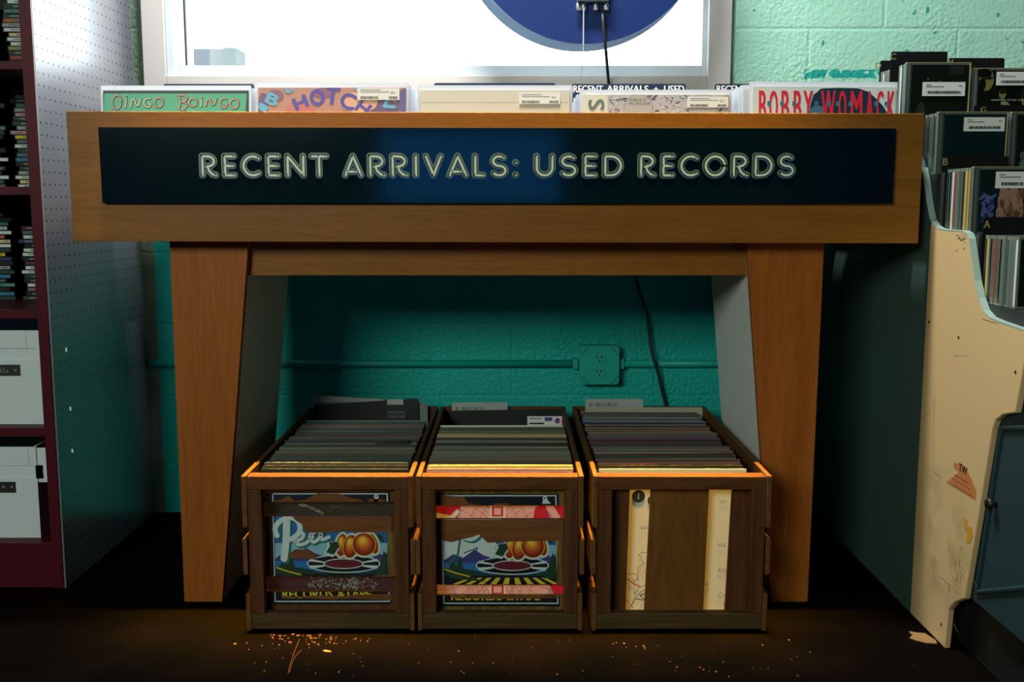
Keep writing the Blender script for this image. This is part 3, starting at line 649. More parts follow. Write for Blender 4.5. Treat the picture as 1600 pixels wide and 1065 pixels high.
# ------------------------------------------------------------------ crates
YC = 2.0
def clip(mb, z0, z1):
    """keep the faces of a flat (X-Z) drawing between two heights"""
    out = MB()
    for f, m in zip(mb.f, mb.m):
        P = [mb.v[i] for i in f]
        for zc, sgn in ((z0, 1), (z1, -1)):
            Q = []
            for i in range(len(P)):
                a, c = P[i], P[(i + 1) % len(P)]; da, dc_ = (a.z - zc) * sgn, (c.z - zc) * sgn
                if da >= 0: Q.append(a)
                if (da > 0) != (dc_ > 0) and abs(da - dc_) > 1e-12: Q.append(a + (c - a) * (da / (da - dc_)))
            P = Q
            if len(P) < 3: break
        if len(P) >= 3: out.face(P, m)
    return out
LM = [rgbm('label_black', (10, 16, 20)), rgbm('label_white', (200, 215, 210)), rgbm('label_sky_blue', (30, 100, 165)), rgbm('label_pale_sky', (130, 180, 195)), rgbm('label_mountain', (60, 60, 120)), rgbm('label_ground_green', (25, 60, 45)), rgbm('label_lake', (40, 110, 170)),
      rgbm('label_peach', (215, 120, 25)), rgbm('label_peach_red', (165, 50, 20)), rgbm('label_yellow', (215, 190, 40)), rgbm('label_maroon', (100, 25, 35)), rgbm('label_leaf', (30, 60, 35)), rgbm('label_teal', (30, 110, 100)), TORN] + [rgbm('peach_shade_%s' % n, c) for n, c in (('wine', (120, 30, 18)), ('rust', (150, 48, 18)), ('brick', (178, 68, 20)), ('orange', (200, 95, 22)), ('amber', (215, 125, 28)), ('gold', (228, 160, 40)), ('straw', (235, 195, 65)))]
YLb = YC + 0.034
def label_art(du, dv, worn):
    a = MB(); PX = abs(pp(801, 850, YLb).x - pp(800, 850, YLb).x)
    def P(u, v, l): q = pp(u + du, v + dv, YLb); return (q.x, YLb - 0.0003 - l * 0.00006, q.z)
    def poly(pts, m, l): a.face([P(u, v, l) for u, v in pts], m)
    def ell(u, v, rx, ry, m, l, rot=0): q = P(u, v, l); a.ell(q[0], q[2], rx * PX, ry * PX, q[1], m, rot=math.radians(rot), n=40)
    def st(pts, w_, m, l): Q = [P(u, v, l) for u, v in pts]; a.stroke([(q[0], q[2]) for q in Q], w_ * PX, Q[0][1], m)
    def ring(u, v, rx, ry, w_, m, l): st([(u + rx * math.cos(2 * math.pi * k / 48), v + ry * math.sin(2 * math.pi * k / 48)) for k in range(49)], w_, m, l)
    poly([(422, 768), (610, 768), (611, 944), (427, 944)], 0, 0)
    st([(426, 771), (605, 771), (608, 939), (430, 939), (426, 771)], 1.8, 1, 1)
    poly([(430, 800), (603, 800), (605, 872), (430, 872)], 2, 1); 
    poly([(430, 848), (605, 848), (605, 872), (430, 872)], 3, 2)
    if worn: poly([(430, 800), (520, 806), (505, 875), (430, 872)], 1, 2.2)
    poly([(430, 872), (445, 862), (460, 868), (478, 855), (492, 864), (505, 868), (530, 872), (580, 872), (592, 864), (600, 868), (605, 862), (605, 880), (430, 880)], 4, 3)
    poly([(430, 876), (605, 876), (605, 896), (430, 896)], 6, 4)
    poly([(430, 884), (470, 886), (500, 893), (560, 895), (605, 886), (605, 905), (430, 905)], 5, 5)
    poly([(430, 896), (605, 896), (606, 925), (430, 925)], 0, 6)
    for k in range(9): 
        u = 470 + k * 14; poly([(u, 899), (u + 7, 899), (536 + (u + 4 - 536) * 1.4 + 4, 909), (536 + (u - 536) * 1.4, 909)], 9 if worn else 5, 6.5)
    poly([(436, 892), (442, 868), (450, 882), (455, 864), (464, 896), (500, 906), (440, 900)], 11, 7)
    poly([(590, 890), (600, 860), (605, 868), (605, 900), (585, 900)], 11, 7)
    st([(432, 886), (450, 892), (470, 897)], 2, 9, 7.4)
    # the record
    ell(537, 880, 57.5, 15, 1, 8); ell(537, 880, 55.5, 13.4, 0, 9)
    for k in (-1, 1):
        poly([(537 + k * 30, 877), (537 + k * 52, 872.5), (537 + k * 55, 876), (537 + k * 30, 879)], 1, 9.3)
        poly([(537 + k * 30, 882), (537 + k * 55, 883), (537 + k * 51, 888), (537 + k * 30, 884.5)], 1, 9.3)
    ell(537, 880, 31.5, 8.6, 1, 10); ell(537, 880, 29.5, 7.2, 10, 11); ell(537, 880, 3, 1, 0, 11.5)
    # peaches
    pe = [(534, 851, 9, 19, -8), (583, 849, 8, 17, 14), (548, 853, 12, 19.5, -10), (569, 850, 18.5, 19, 6)]
    for i, (u, v, rx, ry, rt) in enumerate(pe): ell(u, v, rx + 2.6, ry + 2.6, 1, 12 + 0.01 * i, rt)
    for i, (u, v, rx, ry, rt) in enumerate(pe):
        l = 12.5 + i; ell(u, v, rx, ry, 9, l, rt)
        for k in range(7):
            f_ = k / 6; ell(u - rx * 0.12 * f_, v - ry * 0.36 * f_, (rx - 1) * (1 - 0.72 * f_), (ry - 1) * (1 - 0.74 * f_), 14 + k, l + 0.1 + k * 0.1, rt)
    st([(529, 857), (520, 868), (508, 864), (514, 852), (512, 848), (528, 846)], 3, 1, 16.8)
    poly([(530, 853), (522, 866), (510, 862), (516, 851), (514, 847), (528, 845)], 11, 17); poly([(588, 832), (597, 836), (600, 847), (592, 842)], 11, 17)
    # script letters
    lay_ = [0]
    def script(pts, w_):
        Q = []
        for i in range(len(pts) - 1):
            p0, p1, p2, p3 = pts[max(i - 1, 0)], pts[i], pts[i + 1], pts[min(i + 2, len(pts) - 1)]
            for k in range(6):
                t_ = k / 6; Q.append(tuple(0.5 * ((2 * p1[c]) + (-p0[c] + p2[c]) * t_ + (2 * p0[c] - 5 * p1[c] + 4 * p2[c] - p3[c]) * t_ ** 2 + (-p0[c] + 3 * p1[c] - 3 * p2[c] + p3[c]) * t_ ** 3) for c in (0, 1)))
        Q.append(pts[-1]); pts = Q; lay_[0] += 0.3
        st([(u + 2.5, v + 2.5) for u, v in pts], w_ + 1, 12, 17.5 + lay_[0]); st(pts, w_, 1, 19 + lay_[0])
    if not worn:
        script([(444, 872), (447, 846), (448, 812)], 11); script([(433, 836), (430, 824), (440, 812), (456, 808), (467, 816), (468, 830), (458, 840), (449, 842)], 8)
        script([(461, 846), (472, 840), (474, 833), (466, 833), (461, 842), (466, 850), (477, 848), (488, 838), (486, 831), (496, 830), (489, 832), (484, 840), (490, 846), (499, 840), (502, 831), (503, 842), (514, 838)], 5.5)
    else:
        script([(470, 826), (480, 812), (488, 818), (484, 830), (474, 838), (462, 836)], 8); st([(455, 840), (452, 862), (440, 876)], 3, 12, 17.5)
        st([(462, 860), (482, 852), (478, 866), (500, 872)], 1.5, 4, 18)
    z = P(0, 934, 0)[2]; z2 = P(0, 920.5, 0)[2]
    for s_, u0, u1 in (('RECORDS', 442, 520), ('&TAPE', 528, 580)):
        for d_ in (-0.5, 0.5): text(a, s_, P(u0 + d_, 930, 0)[0], P(u1 + d_, 930, 0)[0], z, z2, YLb - 0.0013 - d_ * 0.00004, 9)
    return a
def patch(mb, pts, lay=30, m=13):
    mb.face([(pp(u, v, YLb).x, YLb - 0.0003 - lay * 0.00006, pp(u, v, YLb).z) for u, v in pts], m)

def zat(v, Y=YC): return pp(800, v, Y).z
def crate(u0, u1, label, kind, L_=0.72):
    x0, x1 = pp(u0, 742, YC).x, pp(u1, 742, YC).x; ztop = 0.330
    t = thing('record_crate', ((x0 + x1) / 2, YC, 0), label, 'crate', 'wooden record crates under the table')
    sd = 0.010; a, c = x0 + sd + 0.0005, x1 - sd - 0.0005
    rz0, rz1 = 0.043, zat(765)
    MB().box(a, c, YC, YC + 0.022, rz1, ztop).build('top_rail', CRW, t, bevel=0.0015)
    MB().box(a, c, YC, YC + 0.022, 0.010, rz0).build('bottom_rail', CRG, t, bevel=0.0015)
    for s_ in (0, 1):
        pa = a if s_ == 0 else c - 0.028
        MB().box(pa, pa + 0.028, YC, YC + 0.022, rz0 + 0.0005, rz1 - 0.0005).build('post', CRV, t, bevel=0.0015)
        xs = (x0, x0 + sd) if s_ == 0 else (x1 - sd, x1)
        # three side slats, standing a little proud of the posts
        for k, (za, zb, jut) in enumerate(((0.225, ztop + 0.002, 0.004), (0.125, 0.200, 0.0), (0.006, 0.085, 0.0))):
            ex = 0.003 * (1 if s_ else -1) * (k == 1)
            MB().box(xs[0] + ex, xs[1] + ex, YC - jut, YC + L_, za, zb).build('side_slat', CRL, t, bevel=0.0015)
    MB().box(a, c, YC + 0.0225, YC + L_ - 0.013, 0.006, 0.016).build('base_board', CRL, t)
    MB().box(a, c, YC + L_ - 0.012, YC + L_, 0.006, ztop + 0.002).build('back_board', CRW, t, bevel=0.001)
    yb0, yb1 = YC + 0.034, YC + 0.043
    MB().box(a + 0.0005, c - 0.0005, YC + 0.0225, YC + 0.0335, ztop - 0.03, ztop - 0.001).build('inner_rail', CRW, t)
    if kind in (1, 2):
        du, dv = (0, 0) if kind == 1 else (263.5, 3)
        cuts = ((783.5, 740, CRW), (900, 806, CRW), (980, 924, CRV)) if kind == 1 else ((789.5, 742, YLW), (913, 811, CRW), (982, 930, YLW))
        art = label_art(du, dv, kind == 2)
        if kind == 1:
            patch(art, [(424, 783), (440, 780), (448, 774), (454, 775), (460, 782), (478, 780), (496, 770), (530, 770.5), (548, 777), (563, 779), (570, 785), (424, 785)])
            patch(art, [(574, 785), (576, 779), (590, 777), (602, 781), (602, 785)])
            patch(art, [(478, 831), (472, 818), (462, 812), (456, 805), (612, 805), (612, 830.5), (560, 831), (540, 829), (520, 831)])
            patch(art, [(450, 866), (462, 857), (482, 858), (495, 866), (494, 873), (470, 871), (452, 870)])
            patch(art, [(575, 901), (590, 897.5), (614, 898), (614, 902)])
            patch(art, [(440, 930), (468, 931), (500, 929), (530, 931), (560, 928), (612, 927), (612, 937), (580, 936), (550, 934), (520, 936), (470, 933), (442, 934)], lay=19)
        else:
            patch(art, [(650, 770), (725, 775), (732, 785), (760, 789.5), (650, 791)])
            patch(art, [(770, 791), (772, 786), (790, 785), (800, 789), (808, 791)])
            patch(art, [(660, 810), (880, 810), (880, 844), (800, 845), (762, 847), (748, 834), (738, 838), (720, 842), (705, 846), (690, 843), (660, 842)])
            patch(art, [(706, 929), (880, 929), (880, 933), (800, 935), (740, 934), (706, 933)])
        for n_, (vb, vt, mt) in enumerate(cuts):
            z0, z1 = max(0.0165, zat(vb, YLb)), min(ztop - 0.001, zat(vt, YLb))
            s_ = MB().box(a + 0.001, c - 0.001, yb0, yb1, z0, z1).build('end_slat', mt, t)
            ar = clip(art, z0, z1)
            if ar.f: ar.build('torn_label', LM, s_)
        if kind == 1: MB().box(pp(606, 860, yb0).x, c - 0.002, yb0 - 0.0022, yb0 - 0.0014, zat(898, yb0), zat(831, yb0)).build('yellow_wood_strip', YLW, s_)
        else:
            MB().box(pp(870, 860, yb0).x, pp(880, 860, yb0).x, yb0 - 0.0022, yb0 - 0.0014, zat(912, yb0), zat(843, yb0)).build('yellow_wood_strip', YLW, s_)
            MB().box(pp(680, 860, yb0).x, pp(691, 860, yb0).x, yb0 - 0.0022, yb0 - 0.0014, zat(912, yb0), zat(853, yb0)).build('yellow_wood_strip', YLW, s_)
        # hanging hole at the label's upper corner: small paper tab left of the printing
        q = MB(); h = pp(588 + du, 775 + dv, YLb)
        q.ell(h.x, h.z, 0.0048, 0.0052, YLb - 0.0022, 0, n=16); q.ell(h.x, h.z + 0.001, 0.0018, 0.0018, YLb - 0.0024, 1, n=10)
        q.face([(h.x - 0.003, YLb - 0.0021, h.z), (h.x + 0.003, YLb - 0.0021, h.z), (h.x + (0.004 if kind == 1 else 0.012), YLb - 0.0021, h.z - 0.011), (h.x - 0.006, YLb - 0.0021, h.z - 0.011)], 0)
        q.build('paper_tab', [LM[1], LM[0]], s_)
    else:
        # upright end boards with two see-through gaps
        for pts, mt in ((((950, 768), (984, 768), (977, 962), (940, 962)), CRV), (((1017, 768), (1108, 768), (1098, 962), (1006, 962)), PLY), (((1144, 768), (1172, 768), (1166, 962), (1132, 962)), CRV)):
            P = [pp(u, v, yb0) for u, v in pts]; P[0].z = P[1].z = ztop - 0.031; P[2].z = P[3].z = 0.0165
            P[0].x = max(P[0].x, a + 0.001); P[3].x = max(P[3].x, a + 0.001); P[1].x = min(P[1].x, c - 0.001); P[2].x = min(P[2].x, c - 0.001)
            MB().prism(P, (0, 0.008, 0)).build('end_board', mt, t)
    return t, x0, x1
crates = [crate(377, 645, 'wooden crate with a torn peach label, leftmost of the three under the table', 1),
          crate(650, 912, 'wooden crate with a faded torn peach label, middle of the three under the table', 2),
          crate(927, 1206, 'wooden crate with upright end boards, rightmost of the three under the table', 3)]

# records inside the crates
EDGE = {'slate': (40, 50, 48), 'white': (205, 208, 195), 'cream': (190, 178, 135), 'grey': (78, 88, 76), 'green': (78, 92, 62), 'dark green': (38, 55, 44), 'black': (14, 15, 15), 'brown': (92, 70, 45), 'red': (150, 40, 50), 'yellow': (165, 155, 45), 'blue': (40, 75, 110), 'maroon': (85, 35, 48), 'tan': (160, 135, 90), 'orange': (180, 110, 40), 'teal': (42, 78, 70)}
for n, c in EDGE.items(): rgbm('album_' + n, c, 0.6)
pal = [['dark green', 'black', 'dark green', 'black', 'green', 'brown', 'slate', 'maroon', 'teal', 'dark green', 'grey'],
       ['dark green', 'green', 'brown', 'grey', 'dark green', 'slate', 'black', 'green', 'tan'],
       ['black', 'dark green', 'slate', 'black', 'maroon', 'black', 'grey', 'blue', 'dark green', 'brown']]
lit = [['grey', 'green', 'grey', 'dark green', 'white', 'brown'], ['cream', 'grey', 'green', 'white', 'tan', 'cream'], ['white', 'cream', 'grey', 'white', 'tan', 'red']]
CW = 0.3050
AP = {}
def album(c1, c2, hh=0.311, ww=CW):
    k = (c1, c2)
    if k not in AP:
        b = MB()
        b.box(-ww / 2, ww / 2, 0, 0.0034, 0, hh, 0)                       # cover
        b.box(-ww / 2 + 0.002, ww / 2 - 0.002, 0.0007, 0.0027, hh - 0.0005, hh + 0.0004, 1)   # open mouth of the cover
        o = b.build('vinyl_record', [MATS['album_' + c1], MATS['album_' + c2]], local=True); AP[k] = o
        return o, True
    return AP[k], False
crname = ('left', 'middle', 'right')
for ci, (t, x0, x1) in enumerate(crates):
    cx = (x0 + x1) / 2; inner = (x1 - x0) - 0.026
    NR = (44, 42, 54)[ci]; lean = math.radians(-7)
    y0 = YC + 0.058; y1 = (2.50, 2.455, 2.635)[ci]
    for k in range(NR):
        y = y0 + (y1 - y0) * k / (NR - 1) - (0.0 if k < 2 else R.uniform(0, 0.003))
        c1 = pal[ci][R.randrange(len(pal[ci]))]; c2 = R.choice(lit[ci])
        if ci == 2 and k == 30: c1 = c2 = 'red'
        if ci == 2 and k == 13: c1 = 'red'
        if ci == 1 and k == NR - 1: c1 = c2 = 'white'
        if ci == 0 and k == 27: c1 = 'maroon'
        if ci == 1 and k in (5, 6): c1, c2 = 'yellow', 'black'
        if ci == 1 and k in (1, 2): c1, c2 = 'tan', 'white'
        if k == 0: c1, c2 = (('black', 'grey'), ('red', 'white'), ('white', 'white'))[ci]
        ww = CW; slack = (inner - ww) / 2 - 0.001
        shift = {0: 0.3, 1: -0.2, 2: -0.75}[ci]
        x = cx + slack * max(-1, min(1, shift + R.uniform(-0.35, 0.35)))
        le = lean * (0.15 if k == 0 else (0.7 + 0.3 * min(1, k / 6)))
        z = 0.0175 + R.choice((0, 0, 0.002, 0.004, 0.006)) * (k > 1)
        lab = 'record with a %s cover, %s from the front of the %s crate' % (c1, ORD[k], crname[ci])
        o, fresh = album(c1, c2)
        if not fresh: o = o.copy(); COL.objects.link(o)
        o.location = (x, y, z); o.rotation_euler = (le, R.uniform(-0.004, 0.004), R.uniform(-0.006, 0.006) if k > 1 else 0)
        tag(o, lab, 'record', 'records standing in the crates')
        if k == 0:      # printed cover seen through the gaps of the crate end
            a = MB(); Yk = -0.0006
            def Q(u, v): p = pp(u, v, y - 0.001); return (p.x - x, p.z - z)
            if ci == 0:
                mats = [rgbm('print_purple_black', (38, 22, 34), 0.15), rgbm('scuff_glint_white', (120, 140, 135)), rgbm('print_dim_rose', (60, 40, 50), 0.2)]
                a.face([(*[Q(384, 922)[0]], Yk + 0.0002, Q(0, 950)[1]), (Q(640, 922)[0], Yk + 0.0002, Q(0, 950)[1]), (Q(640, 0)[0], Yk + 0.0002, Q(0, 896)[1]), (Q(384, 0)[0], Yk + 0.0002, Q(0, 896)[1])], 2)
                for q_ in a.v: q_.x = max(-CW / 2, min(CW / 2, q_.x))
                rr = random.Random(3)
                for j in range(230):
                    u = rr.uniform(480, 560) if j < 170 else rr.uniform(545, 586); v = rr.gauss(913, 6); p = Q(u, v); ang = rr.uniform(-1.3, 1.3); ln = rr.uniform(0.002, 0.008)
                    a.stroke([p, (p[0] + ln * math.cos(ang), p[1] + ln * math.sin(ang))], rr.uniform(0.0003, 0.0012), Yk - j * 1e-6, 1, n=3)
                for j in range(80):  # upper gap: scratches with their reflected light drawn in as pale strokes
                    f_ = rr.random(); u = 464 + 40 * f_ + rr.uniform(-3, 3); v = 788 + 16 * f_ ** 1.5 + rr.uniform(-2, 2); p = Q(u, v); ln = rr.uniform(0.002, 0.005)
                    a.stroke([p, (p[0] + ln, p[1] - ln * 0.6)], 0.0005, Yk - j * 1e-6, 1, n=3)
                for j in range(14):
                    u = rr.uniform(512, 535); v = rr.uniform(787, 804); p = Q(u, v); a.stroke([p, (p[0] + 0.0015, p[1] + 0.003)], 0.0004, Yk - j * 1e-6, 1, n=3)
            elif ci == 1:
                mats = [rgbm('print_pink', (205, 160, 165)), rgbm('print_red', (180, 20, 45)), rgbm('print_paper', (210, 200, 195)), MATS['print_pink']]
                Z0, Z1 = 0.004, 0.309; W2 = CW / 2 - 0.001
                a.face([(-W2, Yk + 0.0004, Z0), (W2, Yk + 0.0004, Z0), (W2, Yk + 0.0004, Z1), (-W2, Yk + 0.0004, Z1)], 0)
                for (cu, cv, sg) in ((690, 870, 1), (870, 870, 1)):
                    p = Q(cu, cv)
                    for j in range(9): a.stroke([(max(-W2, min(W2, p[0] + 0.018 * (j + 3) * math.cos(t_))), p[1] + 0.018 * (j + 3) * math.sin(t_)) for t_ in [2 * math.pi * q_ / 60 for q_ in range(61)] if abs(p[0] + 0.018 * (j + 3) * math.cos(t_)) < W2 and Z0 < p[1] + 0.018 * (j + 3) * math.sin(t_) < Z1] or [(0, 0.1), (0.001, 0.1)], 0.0009, Yk - j * 1e-6, 1, n=3)
                def poly(pts, m, l): a.face([(max(-W2, min(W2, Q(u, v)[0])), Yk - 0.0001 - l * 0.00005, Q(u, v)[1]) for u, v in pts], m)
                poly([(668, 786), (722, 786), (712, 812), (700, 816), (668, 800)], 1, 1); poly([(676, 800), (704, 806), (714, 796), (718, 800), (706, 816), (672, 812)], 2, 2)
                poly([(765, 786), (790, 786), (790, 930), (765, 930)], 2, 2); poly([(768, 790), (787, 790), (787, 808), (768, 808)], 0, 3); poly([(769, 792), (786, 792), (786, 807), (769, 807)], 1, 3.5); poly([(772, 794), (783, 794), (783, 805), (772, 805)], 0, 4)
                poly([(768, 914), (787, 914), (787, 928), (768, 928)], 1, 3); poly([(771, 916), (784, 916), (784, 926), (771, 926)], 0, 4)
                poly([(833, 812), (836, 795), (846, 786), (852, 790), (860, 812)], 1, 2); poly([(850, 786), (890, 786), (890, 812), (875, 812)], 1, 2); poly([(852, 786), (862, 786), (878, 812), (864, 812)], 0, 3)
                poly([(855, 908), (886, 908), (890, 935), (870, 935)], 1, 2)
            else:
                mats = [rgbm('print_cover_white', (218, 212, 190)), INK, rgbm('print_magenta', (170, 35, 90)), rgbm('print_orange_brown', (190, 90, 50)), rgbm('print_violet', (110, 100, 150)), GREYINK]
                W2 = CW / 2
                a.face([(-W2, Yk + 0.0004, 0.002), (W2, Yk + 0.0004, 0.002), (W2, Yk + 0.0004, 0.309), (-W2, Yk + 0.0004, 0.309)], 0)
                def el(u, v, rx, m, l): p = Q(u, v); a.ell(p[0], p[1], rx, rx, Yk - l * 0.00005, m, n=24)
                el(998, 776, 0.0135, 1, 1); el(1022, 783, 0.013, 1, 1)
                p = Q(998, 776); a.stroke([(p[0], p[1] + 0.006), (p[0], p[1] - 0.006)], 0.0015, Yk - 0.0001, 0, n=3)
                def sk(pts, w_, m): a.stroke([Q(u, v) for u, v in pts], w_, Yk - 0.00015, m, n=3)
                sk([(1012, 864), (1004, 863), (998, 867), (1002, 871), (1003, 876), (1006, 880), (997, 886), (996, 900), (998, 908)], 0.0008, 1)
                sk([(1008, 880), (1000, 889), (999, 898), (1010, 902)], 0.0006, 3); sk([(1012, 885), (1006, 893), (1012, 905)], 0.0008, 3)
                sk([(980, 896), (986, 898), (992, 896), (997, 902), (992, 908), (986, 902)], 0.0009, 1); sk([(980, 904), (990, 912), (1000, 916)], 0.0022, 2)
                sk([(984, 950), (996, 930), (1002, 924), (1010, 920)], 0.0012, 1); sk([(990, 906), (992, 930), (986, 948)], 0.0008, 1); sk([(994, 935), (1008, 938), (1000, 930), (1010, 926)], 0.002, 1)
                sk([(978, 935), (984, 944), (990, 950)], 0.0012, 2); sk([(980, 918), (986, 922)], 0.001, 2); sk([(1000, 950), (1004, 940)], 0.0006, 3); sk([(992, 928), (998, 918), (1008, 914)], 0.0014, 4)
                for (u, v) in ((1006, 825), (1130, 784), (1128, 852), (1101, 912)):
                    for j in range(5): sk([(u - 6 + j * 2.4, v - 3 + (j % 2) * 3), (u - 3 + j * 2.4, v + 3 - (j % 2) * 2)], 0.001, 4 if v > 800 else 5)
                for s_, u0, u1, v in (('Atla', 1121, 1139, 895), ('Cr', 1122, 1133, 933), ('l', 1131, 1132.5, 947)):
                    p0, p1 = Q(u0, v), Q(u1, v - 7.5); text(a, s_, p0[0], p1[0], p0[1], p1[1], Yk - 0.0001, 5)
            cv = a.build('cover_print', mats, local=True); cv.parent = o
# paper dividers and sleeves that stand out in the crates
def standing(name, u0, u1, vt, Y, z0, label, mats, cat, art=None, lift=0, vt2=None):
    x0, x1, z1 = pp(u0, vt, Y).x, pp(u1, vt, Y).x, pp(u0, vt, Y).z
    z2 = pp(u1, vt2 if vt2 is not None else vt, Y).z
    t = thing(name, ((x0 + x1) / 2, Y, z0), label, cat)
    MB().prism([(x0, Y, z0), (x1, Y, z0), (x1, Y, z2 - 0.003), (x1 - 0.003, Y, z2), (x0 + 0.003, Y, z1), (x0, Y, z1 - 0.003)], (0, 0.0012, 0)).build('card', mats[0], t)
    if art:
        a = MB(); art(a, Y - 0.0004); a.build('print', mats[1:], t)
    return t
PALE = rgbm('pale_card', (165, 172, 165)); GRY = rgbm('worn_grey_card', (110, 122, 112)); PRT = rgbm('faint_print', (120, 130, 130))
def tx(a, s, u0, u1, v0, v1, Y, m=0, rot=0): p, q = pp(u0, v1, Y), pp(u1, v0, Y); text(a, s, p.x, q.x, p.z, q.z, Y, m, rot)
standing('divider_card', 486, 600, 617, 2.695, 0.0175, 'slanting pale card standing highest at the back of the left crate', [PALE], 'divider card', vt2=623.5)
standing('divider_card', 497, 668, 628, 2.6885, 0.0175, 'grey worn card just in front of the highest card in the left crate', [GRY], 'divider card')
def blk_art(a, Y):
    q0, q1 = pp(605, 632, Y), pp(630, 623.5, Y); a.face([(q0.x, Y, q0.z), (q1.x, Y, q0.z), (q1.x, Y, q1.z), (q0.x, Y, q1.z)], 0)
    for v in (641.5, 648.5): tx(a, 'DAS LIVING' if v < 645 else 'TONE TIMES', 606, 633, v, v + 4.5, Y, 1)
standing('record_box_set', 490, 654, 632.5, 2.6815, 0.0175, 'black album with small white print and a pale tab, back of left crate', [BLK, PALE, PRT], 'record', blk_art, vt2=622)
standing('record_sleeve', 478, 639, 706, 2.295, 0.0175, 'black inner sleeve rising at an angle in the left crate', [BLK], 'record sleeve', vt2=687)
def d1(a, Y): tx(a, '$1 RECORDS', 712, 756, 635.5, 642, Y, 0)
standing('divider_card', 706, 793, 628.5, 2.695, 0.0175, 'white divider card reading $1 records at the back of the middle crate', [PALE, INK], 'divider card', d1)
def d2(a, Y):
    def bx(u0, v0, u1, v1, m, l=0): p, q = pp(u0, v1, Y - l * 1e-4), pp(u1, v0, Y - l * 1e-4); a.face([(p.x, p.y, p.z), (q.x, p.y, p.z), (q.x, p.y, q.z), (p.x, p.y, q.z)], m)
    bx(824, 650, 878, 664, 0); bx(851, 651.5, 863, 657.5, 1, 1); bx(827, 660, 850, 662.5, 2, 1); bx(827, 652.5, 846, 654.5, 3, 1)
    p = pp(871, 657, Y); a.ell(p.x, p.z, 0.0085, 0.0085, Y - 1e-4, 4, n=20); tx(a, '1', 869.5, 872.5, 653.5, 660, Y - 2e-4, 2)
standing('vinyl_record', 702, 878, 641.5, 2.6815, 0.0175, 'black album with a white and purple price sticker, back of middle crate', [BLK, WHITE, rgbm('sticker_purple', (90, 70, 160)), INK, GREYINK, rgbm('sticker_pink', (190, 110, 180))], 'record', d2, vt2=638.5)
def d3(a, Y):
    tx(a, '$1 RECORDS!', 921, 964, 629, 635.5, Y, 0)
standing('divider_card', 915, 1005, 623, 2.695, 0.0175, 'white divider card reading $1 records at the back of the right crate', [PALE, INK], 'divider card', d3)
standing('vinyl_record', 917, 1098, 636, 2.686, 0.0175, 'cream album just in front of the divider card in the right crate', [rgbm('cream_album', (170, 165, 140))], 'record')
# white disc edge poking up in the middle crate
yd = 2.2045; q = pp(819, 711, yd)
b = MB().prism([(q.x + 0.15 * math.cos(2 * math.pi * k / 72), yd, q.z - 0.15 + 0.15 * math.sin(2 * math.pi * k / 72)) for k in range(72)], (0, 0.0012, 0))
tag(b.build('paper_disc_sleeve', rgbm('white_inner_sleeve', (205, 208, 205)), loc=(q.x, yd, q.z - 0.3)), 'round white inner disc edge poking up in the middle crate', 'record sleeve')

# ------------------------------------------------------------------ left shelf with pegboard side
XS = -1.021; YSF = 2.25
sh = thing('display_shelf', (-1.5, 2.54, 0), 'dark red shelf unit with white pegboard side at the left', 'shelf')
MB().box(XS - 0.028, XS - 0.0045, YSF, 2.835, 0, 2.4).build('side_panel', RED, sh, bevel=0.001)
MB().box(XS - 0.004, XS, YSF + 0.003, 2.835, 0.0, 2.4).build('pegboard', PEG, sh)
MB().box(-2.02, -1.997, YSF, 2.835, 0, 2.4).build('side_panel', RED, sh)
MB().box(-1.996, XS - 0.0285, 2.815, 2.83, 0.0, 2.4).build('back_panel', M('dark_back_panel', (0.012, 0.012, 0.010), 0.8), sh)
SZ = []
for v0, v1 in ((95, 108.5), (291.5, 304.5), (483.5, 497.5), (668, 682), (848, 935)):
    za, zb = pp(30, v1, YSF + 0.004).z, pp(30, v0, YSF + 0.004).z
    if v0 == 848: za = 0.001
    SZ.append(zb); MB().box(-1.996, XS - 0.0285, YSF + 0.004, 2.8145, za, zb).build('shelf_board', RED, sh, bevel=0.001)
MB().box(-1.996, XS - 0.0285, YSF + 0.004, 2.8145, 1.64, 1.66).build('shelf_board', RED, sh)
for u, v in ((103.5, 546), (110, 638), (113, 704)):
    q = pp(u, v, YSF - 0.0006); MB().box(q.x - 0.002, q.x + 0.002, YSF - 0.0008, YSF - 0.0002, q.z - 0.0045, q.z + 0.0045).build('paint_chip', WHITE, sh)
CDC = {'white': (205, 215, 208), 'cream': (205, 190, 135), 'light grey': (150, 160, 155), 'dark teal': (28, 60, 54), 'teal': (70, 135, 122), 'black': (12, 15, 14), 'orange': (175, 95, 45), 'red': (165, 50, 50), 'olive': (140, 145, 80), 'blue': (30, 120, 165), 'navy': (25, 50, 100), 'yellow': (205, 190, 20), 'pink': (185, 135, 145), 'maroon': (85, 30, 42), 'mauve': (125, 95, 105), 'slate': (85, 100, 110), 'green': (50, 90, 65)}
CASEB = M('dark_case_edge', (0.008, 0.012, 0.011), 0.35, spec=0.15)
CDP = {}
